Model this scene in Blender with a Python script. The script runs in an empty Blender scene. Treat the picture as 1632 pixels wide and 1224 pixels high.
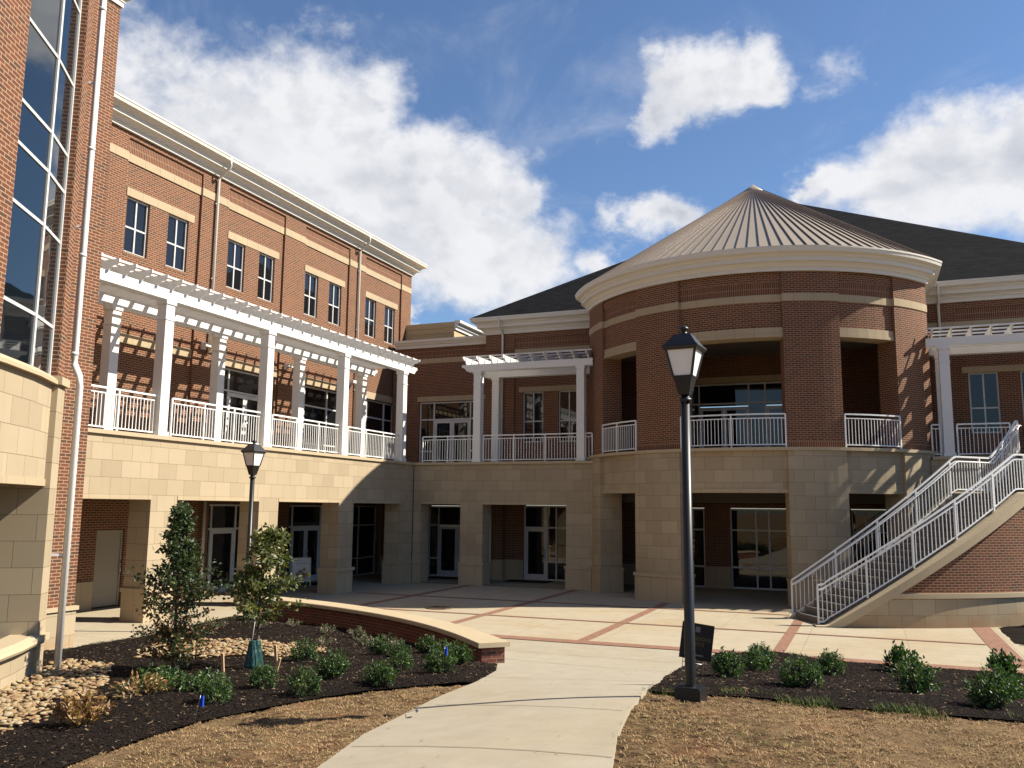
import bpy, bmesh, math, random
from mathutils import Vector, Matrix, noise
R = math.radians
random.seed(7)
scn = bpy.context.scene
col = scn.collection

# ------------------------------------------------------------------ camera
YAW, PITCH, ROLL, EYE = R(22.1), R(8.07), R(.556), 2.92
fw = Vector((0, math.cos(PITCH), math.sin(PITCH))); rt = Vector((1, 0, 0)); up = rt.cross(fw)
r2 = math.cos(ROLL) * rt + math.sin(ROLL) * up; u2 = -math.sin(ROLL) * rt + math.cos(ROLL) * up
rz = Matrix.Rotation(YAW, 3, 'Z')
fw, r2, u2 = rz @ fw, rz @ r2, rz @ u2
cam = bpy.data.cameras.new('camera'); cam.sensor_width = 36; cam.lens = 1393.3 / 1632 * 36
cam.clip_start = .05; cam.clip_end = 4000
co = bpy.data.objects.new('camera', cam); col.objects.link(co)
m = Matrix.Identity(4)
for i in range(3):
    m[i][0] = r2[i]; m[i][1] = u2[i]; m[i][2] = -fw[i]; m[i][3] = (0, 0, EYE)[i]
co.matrix_world = m
scn.camera = co

# ------------------------------------------------------------------ sun and sky
SAZ, SEL = R(23.3), R(42.2)
sun = bpy.data.lights.new('sun', 'SUN'); sun.energy = 5.0; sun.angle = R(.53); sun.color = (1, .93, .80)
so = bpy.data.objects.new('sun', sun); col.objects.link(so)
sd = Vector((math.cos(SAZ) * math.cos(SEL), math.sin(SAZ) * math.cos(SEL), math.sin(SEL)))
so.rotation_euler = sd.to_track_quat('Z', 'Y').to_euler()
scn.view_settings.view_transform = 'Standard'; scn.view_settings.look = 'None'
scn.view_settings.exposure = .95; scn.view_settings.gamma = 1
world = bpy.data.worlds.new('World'); scn.world = world; world.use_nodes = True
NT = world.node_tree; NT.nodes.clear()


class NG:
    """small helper for node graphs"""
    def __init__(s, nt): s.nt = nt
    def n(s, t, **k):
        x = s.nt.nodes.new(t)
        for a, b in k.items(): setattr(x, a, b)
        return x
    def l(s, a, b): s.nt.links.new(a, b)
    def put(s, sock, v):
        if hasattr(v, 'is_linked'): s.l(v, sock)
        else: sock.default_value = v
    def m(s, op, a, b=0., c=None, clamp=False):
        x = s.n('ShaderNodeMath', operation=op, use_clamp=clamp)
        s.put(x.inputs[0], a); s.put(x.inputs[1], b)
        if c is not None: s.put(x.inputs[2], c)
        return x.outputs[0]
    def mix(s, f, a, b, mode='MIX'):
        x = s.n('ShaderNodeMix', data_type='RGBA', blend_type=mode)
        s.put(x.inputs[0], f); s.put(x.inputs[6], a); s.put(x.inputs[7], b)
        return x.outputs[2]
    def ramp(s, f, lo, hi, a=0., b=1., smooth=True):
        x = s.n('ShaderNodeMapRange', interpolation_type='SMOOTHSTEP' if smooth else 'LINEAR')
        s.put(x.inputs[0], f); s.put(x.inputs[1], lo); s.put(x.inputs[2], hi); s.put(x.inputs[3], a); s.put(x.inputs[4], b)
        return x.outputs[0]
    def noise(s, vec, scale, detail=4, rough=.5, dist=0.):
        x = s.n('ShaderNodeTexNoise')
        s.l(vec, x.inputs['Vector']); x.inputs['Scale'].default_value = scale; x.inputs['Detail'].default_value = detail
        x.inputs['Roughness'].default_value = rough; x.inputs['Distortion'].default_value = dist
        return x.outputs[0]


g = NG(NT)
sky = g.n('ShaderNodeTexSky', sky_type='NISHITA', sun_disc=False, sun_elevation=SEL, sun_rotation=math.pi / 2 - SAZ,
          altitude=300, air_density=1.0, dust_density=.25, ozone_density=2.6)
tc = g.n('ShaderNodeTexCoord'); gen = tc.outputs['Generated']
sep = g.n('ShaderNodeSeparateXYZ'); g.l(gen, sep.inputs[0])
az = g.m('MULTIPLY', g.m('ARCTAN2', sep.outputs[1], sep.outputs[0]), 57.2958)
el = g.m('MULTIPLY', g.m('ARCSINE', sep.outputs[2]), 57.2958)
# cloud bodies: azimuth, elevation, half widths (degrees), tilt, weight
CL = [(131, 20.8, 7.5, 4.6, 0, 1.05), (124.8, 22.8, 5.6, 4.6, 0, 1.1), (118.6, 19.4, 6.4, 4.8, 0, 1.05), (113.8, 17.0, 5.0, 3.6, 0, 1.0), (138, 20.5, 6, 5.5, 0, 1.),
      (118.0, 22.6, 4.0, 2.6, 0, .85), (112.5, 20.2, 3.0, 2.6, 0, .8), (119, 12.4, 1.2, 1.6, 0, .6),
      (99.6, 27.0, 3.7, 2.0, 0, .95), (102.4, 25.4, 2.0, 1.6, 0, .8), (96.0, 26.0, 2.6, 1.3, 0, .7), (90.4, 25.9, 5.2, 3.2, 0, .10),
      (103.0, 18.8, 2.1, 1.8, 0, .85), (86, 19.9, 5.0, 2.4, 0, 1.05), (80.0, 19.6, 6, 3.2, 0, 1.15), (92.1, 20.0, 1.2, 1.0, 0, .8),
      (106.3, 15.6, 2.4, 2.0, 0, .7), (72, 17, 8, 4, 0, 1.1), (80, 14.2, 6, 1.8, 0, .7),
      (300, 30, 14, 6, 0, .7)]
mpw = g.n('ShaderNodeMapping'); g.l(gen, mpw.inputs[0]); mpw.inputs['Scale'].default_value = (1, 1, 1.3)
wz = g.n('ShaderNodeTexNoise'); g.l(mpw.outputs[0], wz.inputs['Vector']); wz.inputs['Scale'].default_value = 9; wz.inputs['Detail'].default_value = 5; wz.inputs['Roughness'].default_value = .6
ws = g.n('ShaderNodeSeparateColor'); g.l(wz.outputs['Color'], ws.inputs[0])
azw = g.m('ADD', az, g.m('MULTIPLY', g.m('SUBTRACT', ws.outputs[0], .5), 10.)); elw = g.m('ADD', el, g.m('MULTIPLY', g.m('SUBTRACT', ws.outputs[1], .5), 6.))
body = None
for a0, e0, wa, we, _t, k in CL:
    aa = a0 if a0 <= 180 else a0 - 360
    da = g.m('DIVIDE', g.m('SUBTRACT', azw, float(aa)), float(wa)); de = g.m('DIVIDE', g.m('SUBTRACT', elw, float(e0)), float(we))
    q = g.m('SUBTRACT', float(k + (.36 if k >= .8 else .24 if k > .6 else .16)), g.m('SQRT', g.m('ADD', g.m('MULTIPLY', da, da), g.m('MULTIPLY', de, de))))
    body = q if body is None else g.m('SMOOTH_MAX', body, q, .15)
body = g.m('MAXIMUM', body, -1.2)
wv = mpw.outputs[0]
n1 = g.noise(wv, 11, 10, .58, .15); n2 = g.noise(wv, 42, 8, .65, .1)
fld = g.m('ADD', g.m('MULTIPLY', g.m('SUBTRACT', n1, .5), 1.9), g.m('MULTIPLY', g.m('SUBTRACT', n2, .5), .55))
dens = g.m('ADD', body, fld)
mask = g.ramp(dens, -.22, .68)
mask = g.m('MULTIPLY', g.m('POWER', mask, .95), .97)
veil = g.m('MULTIPLY', g.ramp(g.m('ADD', g.noise(wv, 4.2, 9, .66, .8), g.m('MULTIPLY', body, .06)), .46, .80), .30)
mask = g.m('MAXIMUM', mask, veil)
# self shadow: density a little way towards the sun
mp2 = g.n('ShaderNodeMapping'); g.l(gen, mp2.inputs[0]); mp2.inputs['Scale'].default_value = (1, 1, 1.3); mp2.inputs['Location'].default_value = (.016, .004, .022)
n1b = g.noise(mp2.outputs[0], 11, 6, .55, .15)
relief = g.ramp(g.m('SUBTRACT', n1, n1b), -.13, .10)
core = g.ramp(dens, .25, 1.25)
big = g.ramp(g.noise(wv, 6, 4, .5, .2), .38, .66)
sh = g.m('SUBTRACT', g.m('ADD', g.m('MULTIPLY', relief, .42), .70), g.m('MULTIPLY', g.m('MULTIPLY', core, big), .62), clamp=True)
ccol = g.mix(sh, (.50, .54, .62, 1), (.94, .94, .96, 1))
skc = g.n('ShaderNodeVectorMath', operation='SCALE'); g.l(sky.outputs[0], skc.inputs[0]); skc.inputs['Scale'].default_value = .138
skb = g.n('ShaderNodeVectorMath', operation='MULTIPLY'); g.l(skc.outputs[0], skb.inputs[0]); skb.inputs[1].default_value = (.86, .95, 1.06)
lowsky = g.n('ShaderNodeVectorMath', operation='SCALE'); g.l(skb.outputs[0], lowsky.inputs[0]); g.l(g.ramp(el, -2., 12., .42, 1.), lowsky.inputs['Scale'])
fin = g.mix(mask, lowsky.outputs[0], ccol)
bg = g.n('ShaderNodeBackground'); g.l(fin, bg.inputs[0]); bg.inputs[1].default_value = .50
wo = g.n('ShaderNodeOutputWorld'); g.l(bg.outputs[0], wo.inputs[0])


# ------------------------------------------------------------------ materials
def mat(name, rough=.8, metal=0., spec=.3):
    m = bpy.data.materials.new(name); m.use_nodes = True; nt = m.node_tree
    b = nt.nodes['Principled BSDF']
    b.inputs['Roughness'].default_value = rough; b.inputs['Metallic'].default_value = metal
    b.inputs['Specular IOR Level'].default_value = spec
    return m, NG(nt), b


def uvn(g, loc=(0, 0, 0), rot=0.):
    u = g.n('ShaderNodeUVMap'); mp = g.n('ShaderNodeMapping'); g.l(u.outputs[0], mp.inputs[0])
    mp.inputs['Location'].default_value = loc; mp.inputs['Rotation'].default_value = (0, 0, rot)
    return mp.outputs[0]


def objn(g):
    t = g.n('ShaderNodeNewGeometry'); return t.outputs['Position']


def bump(g, b, h, strength=.3, dist=.01):
    x = g.n('ShaderNodeBump'); x.inputs['Strength'].default_value = strength; x.inputs['Distance'].default_value = dist
    g.l(h, x.inputs['Height']); g.l(x.outputs[0], b.inputs['Normal'])


def brick_mat(name, w, h, c1, c2, cm, mortar, loc=(0, 0, 0), rot=0., offset=.5, bias=0., dark=None, var=.22, bstr=.35, stain=None, rough=.85):
    m, g, b = mat(name, rough)
    t = g.n('ShaderNodeTexBrick', offset=offset, squash=1)
    v = uvn(g, loc, rot); g.l(v, t.inputs['Vector'])
    for k, val in (('Color1', c1), ('Color2', c2), ('Mortar', cm)): t.inputs[k].default_value = (*val, 1)
    t.inputs['Scale'].default_value = 1; t.inputs['Mortar Size'].default_value = mortar; t.inputs['Mortar Smooth'].default_value = .1
    t.inputs['Bias'].default_value = bias; t.inputs['Brick Width'].default_value = w; t.inputs['Row Height'].default_value = h
    p = objn(g)
    nz = g.noise(p, 1.1, 5, .6); nf = g.noise(p, 38, 3, .6)
    f = g.m('ADD', g.m('MULTIPLY', nz, var), g.m('MULTIPLY', nf, var * .8))
    f = g.m('ADD', f, 1 - var * .9)
    c = t.outputs[0]
    if dark:   # a share of burnt bricks
        t2 = g.n('ShaderNodeTexBrick', offset=offset, squash=1); g.l(v, t2.inputs['Vector'])
        t2.inputs['Color1'].default_value = (0, 0, 0, 1); t2.inputs['Color2'].default_value = (1, 1, 1, 1); t2.inputs['Mortar'].default_value = (0, 0, 0, 1)
        t2.inputs['Scale'].default_value = 1; t2.inputs['Mortar Size'].default_value = mortar; t2.inputs['Brick Width'].default_value = w; t2.inputs['Row Height'].default_value = h
        k = g.m('MULTIPLY', g.ramp(t2.outputs[0], .82, .90), .55)
        c = g.mix(k, c, (*dark, 1))
    mx = g.n('ShaderNodeVectorMath', operation='SCALE'); g.l(c, mx.inputs[0]); g.l(f, mx.inputs['Scale'])
    out = mx.outputs[0]
    ms = g.n('ShaderNodeMapping'); g.l(p, ms.inputs[0]); ms.inputs['Scale'].default_value = (3.2, 3.2, .22)
    sk = g.ramp(g.noise(ms.outputs[0], 1.6, 6, .65), .56, .80, 0., .22)
    out = g.mix(sk, out, (*[v * .55 for v in c2], 1))
    if stain:
        s = g.noise(p, .45, 6, .65, .4)
        out = g.mix(g.ramp(s, .52, .78, 0., stain[1]), out, (*stain[0], 1))
    if stain:      # red clay splashed up the lowest course
        sz = g.n('ShaderNodeSeparateXYZ'); g.l(p, sz.inputs[0])
        lowz = g.ramp(g.m('ADD', sz.outputs[2], g.m('MULTIPLY', g.m('SUBTRACT', g.noise(p, 2.5, 5, .6), .5), .9)), -.05, .5, .55, 0.)
        out = g.mix(lowz, out, (.30, .165, .075, 1))
    g.l(out, b.inputs['Base Color'])
    hh = g.m('ADD', g.m('SUBTRACT', 1., t.outputs['Fac']), g.m('MULTIPLY', nf, .3))
    bump(g, b, hh, bstr, .006)
    return m


def plain(name, c, rough=.7, var=.12, scale=2., metal=0., spec=.3, fine=40, bstr=.08):
    m, g, b = mat(name, rough, metal, spec)
    p = objn(g)
    f = g.m('ADD', g.m('MULTIPLY', g.noise(p, scale, 6, .6), var), g.m('MULTIPLY', g.noise(p, fine, 3, .6), var * .6))
    f = g.m('ADD', f, 1 - var * .8)
    mx = g.n('ShaderNodeVectorMath', operation='SCALE'); mx.inputs[0].default_value = c; g.l(f, mx.inputs['Scale'])
    g.l(mx.outputs[0], b.inputs['Base Color'])
    if bstr: bump(g, b, g.noise(p, fine, 4, .6), bstr, .01)
    return m


BR1, BR2, BRM, BRD = (.150, .053, .026), (.098, .036, .020), (.33, .215, .130), (.062, .040, .027)
M = {}
M['brick'] = brick_mat('red_brick', .2032, .0677, BR1, BR2, BRM, .0082, dark=BRD)
M['soldier'] = brick_mat('soldier_brick', .0677, .2032, BR1, BR2, BRM, .0082, offset=0., loc=(0, .03, 0))
BRS1, BRS2 = (.19, .052, .034), (.15, .040, .028)
M['seatbrick'] = brick_mat('planter_brick', .2032, .0677, (.165, .052, .033), (.115, .036, .025), (.24, .15, .10), .006, dark=BRD)
ST1, ST2, STM = (.395, .315, .208), (.325, .258, .166), (.16, .115, .07)
M['stone'] = brick_mat('limestone_block', .61, .406, ST1, ST2, STM, .0048, loc=(0, -.31, 0), var=.14, bstr=.25, stain=((.29, .205, .12), .4), rough=.9)
M['stone2'] = brick_mat('limestone_block_round', .61, .406, ST1, ST2, STM, .0048, loc=(.2, -.12, 0), var=.14, bstr=.25, stain=((.29, .205, .12), .4), rough=.9)
M['cast'] = brick_mat('cast_stone', .61, 8., (.41, .322, .205), (.38, .298, .19), STM, .004, loc=(0, 2, 0), offset=0., var=.12, bstr=.12, rough=.85)
M['cap'] = plain('cast_stone_cap', (.42, .335, .215), .8, .18, 1.5, bstr=.15)
M['white'] = plain('white_paint', (.70, .69, .66), .45, .05, 3, bstr=0)
M['rail'] = plain('rail_paint', (.74, .74, .72), .35, .04, 3, bstr=0, spec=.5)
M['frame'] = plain('window_frame', (.56, .56, .54), .4, .05, 3, bstr=0, spec=.5)
M['cream'] = plain('cornice_cream', (.66, .625, .545), .5, .07, 1.2, bstr=.03)
M['tan'] = plain('tan_stucco', (.46, .35, .20), .8, .06, 2)
M['tandoor'] = plain('tan_door_paint', (.30, .26, .19), .5, .05, 2, bstr=0)
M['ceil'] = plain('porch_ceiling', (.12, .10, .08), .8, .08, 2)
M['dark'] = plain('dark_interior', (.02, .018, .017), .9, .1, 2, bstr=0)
M['black'] = plain('black_iron', (.007, .007, .008), .42, .15, 5, spec=.5, bstr=.03)
M['lampglass'] = plain('frosted_lens', (.80, .79, .75), .35, .04, 6, spec=.5, bstr=0)
M['steel'] = plain('steel', (.45, .45, .44), .3, .1, 5, metal=1., bstr=0)
M['treadstone'] = plain('stair_concrete', (.13, .115, .10), .9, .2, 3)


def glass(name, base, spec=1.0, ior=1.7):
    m, g, b = mat(name, .02, 0., spec)
    b.inputs['Base Color'].default_value = (*base, 1); b.inputs['IOR'].default_value = ior
    p = objn(g)
    bump(g, b, g.noise(p, .9, 2, .5), .05, .05)
    return m


M['glass'] = glass('dark_glass', (.008, .008, .009), .6, 1.55)
M['tglass'] = glass('tinted_tower_glass', (.004, .008, .011), 1., 1.58)


def metalroof():
    m, g, b = mat('bronze_roof', .42, .10, .5)
    p = objn(g); f = g.noise(p, 1.2, 5, .6)
    g.l(g.mix(f, (.32, .26, .19, 1), (.36, .295, .215, 1)), b.inputs['Base Color'])
    return m


M['metalroof'] = metalroof()
M['seam'] = plain('roof_seam', (.12, .085, .065), .5, .1, 2, metal=.1, bstr=0)


def shingle():
    m, g, b = mat('asphalt_shingle', .95, 0., .04)
    t = g.n('ShaderNodeTexBrick', offset=.5); g.l(uvn(g), t.inputs['Vector'])
    t.inputs['Scale'].default_value = 1; t.inputs['Brick Width'].default_value = .32; t.inputs['Row Height'].default_value = .14
    t.inputs['Mortar Size'].default_value = .006
    t.inputs['Color1'].default_value = (.016, .0155, .017, 1); t.inputs['Color2'].default_value = (.009, .009, .010, 1); t.inputs['Mortar'].default_value = (.006, .006, .007, 1)
    p = objn(g); f = g.m('ADD', g.m('MULTIPLY', g.noise(p, 1., 4), .5), g.m('MULTIPLY', g.noise(p, 30, 3), .5))
    mx = g.n('ShaderNodeVectorMath', operation='SCALE'); g.l(t.outputs[0], mx.inputs[0]); g.l(g.m('ADD', f, .5), mx.inputs['Scale'])
    g.l(mx.outputs[0], b.inputs['Base Color']); bump(g, b, g.noise(p, 60, 3), .4, .01)
    return m


M['shingle'] = shingle()


def concrete(name, c, warm, grid=None):
    m, g, b = mat(name, .9)
    p = objn(g)
    a = g.noise(p, .35, 6, .62, .5); d = g.noise(p, 2.6, 7, .65); e = g.noise(p, 70, 3, .6)
    cc = g.mix(g.ramp(a, .42, .68), (*c, 1), (*warm, 1))
    f = g.m('ADD', g.m('ADD', g.m('MULTIPLY', d, .40), g.m('MULTIPLY', e, .16)), .72)
    sp = g.noise(p, 1.3, 8, .72, 1.); f = g.m('MULTIPLY', f, g.ramp(sp, .60, .74, 1., .86))
    mx = g.n('ShaderNodeVectorMath', operation='SCALE'); g.l(cc, mx.inputs[0]); g.l(f, mx.inputs['Scale'])
    out = mx.outputs[0]
    # brushed streaks across
    mp = g.n('ShaderNodeMapping'); g.l(p, mp.inputs[0]); mp.inputs['Scale'].default_value = (.6, 9, 1); mp.inputs['Rotation'].default_value = (0, 0, R(14))
    st = g.noise(mp.outputs[0], 1.6, 5, .6)
    out = g.mix(g.ramp(st, .55, .8, 0., .22), out, (*[v * .78 for v in c], 1))
    if grid:
        t = g.n('ShaderNodeTexBrick', offset=0.); g.l(uvn(g, (-grid[2], -grid[3], 0)), t.inputs['Vector'])
        t.inputs['Scale'].default_value = 1; t.inputs['Brick Width'].default_value = grid[0]; t.inputs['Row Height'].default_value = grid[1]
        t.inputs['Mortar Size'].default_value = .006; t.inputs['Mortar Smooth'].default_value = 0
        out = g.mix(g.m('MULTIPLY', t.outputs['Fac'], .7), out, (.16, .11, .06, 1))
    g.l(out, b.inputs['Base Color']); bump(g, b, g.m('ADD', e, g.m('MULTIPLY', d, 2.)), .25, .006)
    return m


M['plaza'] = concrete('plaza_concrete', (.355, .30, .212), (.335, .265, .17), (2.125, 2.08, -14.2, 18.9))
M['path'] = concrete('path_concrete', (.325, .285, .215), (.31, .262, .185))
M['paver'] = brick_mat('paver_brick', .1, .2, (.25, .125, .08), (.20, .10, .065), (.24, .165, .115), .004, offset=.5, var=.25, bstr=.2)
M['joint'] = plain('saw_joint', (.20, .16, .11), .9, .1, 2, bstr=0)


def mulchm():
    m, g, b = mat('mulch', 1., 0., .1)
    p = objn(g); a = g.noise(p, 45, 6, .7); d = g.noise(p, 2.2, 5, .6); v = g.n('ShaderNodeTexVoronoi'); g.l(p, v.inputs['Vector']); v.inputs['Scale'].default_value = 34
    c = g.mix(a, (.005, .004, .0035, 1), (.032, .022, .017, 1))
    c = g.mix(g.ramp(d, .55, .8, 0., .5), c, (.028, .019, .013, 1))
    g.l(c, b.inputs['Base Color'])
    bump(g, b, g.m('ADD', a, v.outputs['Distance']), 1., .05)
    return m


M['mulch'] = mulchm()
M['chip1'] = plain('mulch_chip_dark', (.010, .007, .006), 1., .4, 9, bstr=0, spec=.1)
M['chip2'] = plain('mulch_chip_brown', (.05, .033, .022), 1., .4, 9, bstr=0, spec=.1)
M['chip3'] = plain('mulch_chip_tan', (.22, .15, .09), 1., .3, 9, bstr=0, spec=.1)


def lawnm():
    m, g, b = mat('dry_lawn', 1., 0., .1)
    p = objn(g)
    mp = g.n('ShaderNodeMapping'); g.l(p, mp.inputs[0]); mp.inputs['Scale'].default_value = (1, 2.2, 1); mp.inputs['Rotation'].default_value = (0, 0, R(-20))
    q = mp.outputs[0]
    a = g.noise(q, 38, 8, .72, .6); d = g.noise(p, 1.1, 6, .62, .3); e = g.noise(q, 6, 6, .65, .8)
    c = g.mix(g.ramp(a, .3, .72), (.050, .030, .016, 1), (.36, .24, .12, 1))
    c = g.mix(g.ramp(e, .46, .60, 0., .92), c, (.062, .036, .02, 1))
    hf = g.noise(p, 3.2, 5, .6, 1.2); c = g.mix(g.ramp(hf, .54, .66, 0., .7), c, (.36, .24, .12, 1))
    c = g.mix(g.ramp(d, .50, .68, 0., .7), c, (.25, .12, .06, 1))
    big_ = g.noise(p, .55, 4, .6, .8); c = g.mix(g.ramp(big_, .44, .60, 0., .5), c, (.34, .225, .12, 1))
    d2 = g.noise(p, .8, 5, .6, .5)
    c = g.mix(g.ramp(d2, .58, .76, 0., .30), c, (.13, .15, .045, 1))
    g.l(c, b.inputs['Base Color']); bump(g, b, g.m('ADD', a, e), 1., .05)
    return m


M['lawn'] = lawnm()
for i, c in enumerate([(.42, .285, .15), (.29, .18, .09), (.14, .082, .042), (.11, .155, .045)]):
    M['straw%d' % i] = plain('straw_%s' % 'abcd'[i], c, 1., .3, 4, bstr=0, spec=.1)
for i, c in enumerate([(.30, .21, .105), (.24, .155, .075), (.20, .11, .06), (.33, .26, .165)]):
    M['rock%d' % i] = plain('river_rock_%s' % 'abcd'[i], c, .85, .3, 8, bstr=.3)


def leafm(name, c, rough=.45, tr=.25):
    m, g, b = mat(name, rough, 0., .4)
    p = objn(g)
    f = g.m('ADD', g.m('MULTIPLY', g.noise(p, 9, 3), .9), .55)
    mx = g.n('ShaderNodeVectorMath', operation='SCALE'); mx.inputs[0].default_value = c; g.l(f, mx.inputs['Scale'])
    g.l(mx.outputs[0], b.inputs['Base Color'])
    t = g.n('ShaderNodeBsdfTranslucent'); mt = g.n('ShaderNodeVectorMath', operation='MULTIPLY'); g.l(mx.outputs[0], mt.inputs[0]); mt.inputs[1].default_value = (1.5, 1.7, .8)
    g.l(mt.outputs[0], t.inputs[0])
    ms = g.n('ShaderNodeMixShader'); ms.inputs[0].default_value = tr
    g.l(b.outputs[0], ms.inputs[1]); g.l(t.outputs[0], ms.inputs[2])
    g.l(ms.outputs[0], m.node_tree.nodes['Material Output'].inputs[0])
    return m


LG = [leafm('leaf_green', (.045, .092, .022)), leafm('leaf_deep', (.024, .052, .015)), leafm('leaf_light', (.10, .155, .035))]
LD = [leafm('holly_green', (.045, .068, .026)), leafm('holly_deep', (.026, .040, .017)), leafm('holly_light', (.095, .12, .042)), leafm('dead_leaf', (.22, .115, .055))]
LY = [leafm('pale_green', (.11, .125, .035)), leafm('olive_leaf', (.075, .088, .026)), leafm('yellow_leaf', (.24, .21, .07)), leafm('olive_deep', (.04, .055, .018))]
LB = [leafm('dry_leaf', (.30, .17, .07)), leafm('dry_leaf_dark', (.17, .085, .04)), leafm('dry_leaf_pale', (.42, .28, .13)), leafm('dry_green', (.11, .12, .04))]
LS = [leafm('sage_leaf', (.13, .16, .085)), leafm('sage_deep', (.06, .08, .04)), leafm('pink_bloom', (.45, .28, .30)), leafm('sage_tan', (.22, .17, .11))]
M['bark'] = plain('bark', (.10, .075, .055), .95, .4, 12, bstr=.5)
M['wood'] = plain('stake_wood', (.52, .33, .17), .8, .25, 9)
M['bagplastic'] = plain('green_plastic', (.010, .048, .042), .42, .2, 8, spec=.5, bstr=.4, fine=18)
M['blueflag'] = plain('blue_plastic', (.015, .055, .42), .4, .1, 6, bstr=0)
M['wire'] = plain('wire', (.35, .35, .36), .4, .1, 6, metal=.8, bstr=0)
M['mat'] = plain('door_mat_rubber', (.015, .015, .016), .95, .2, 20)
M['iron'] = plain('cast_iron', (.10, .065, .04), .7, .3, 12)


# ------------------------------------------------------------------ mesh helpers
SPLIT = {'pier_base', 'arcade_lintel', 'soldier_course', 'stone_band', 'stone_base', 'ledge', 'cornice', 'arcade_wall', 'side_wall', 'pier_cap', 'wall'}


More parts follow.
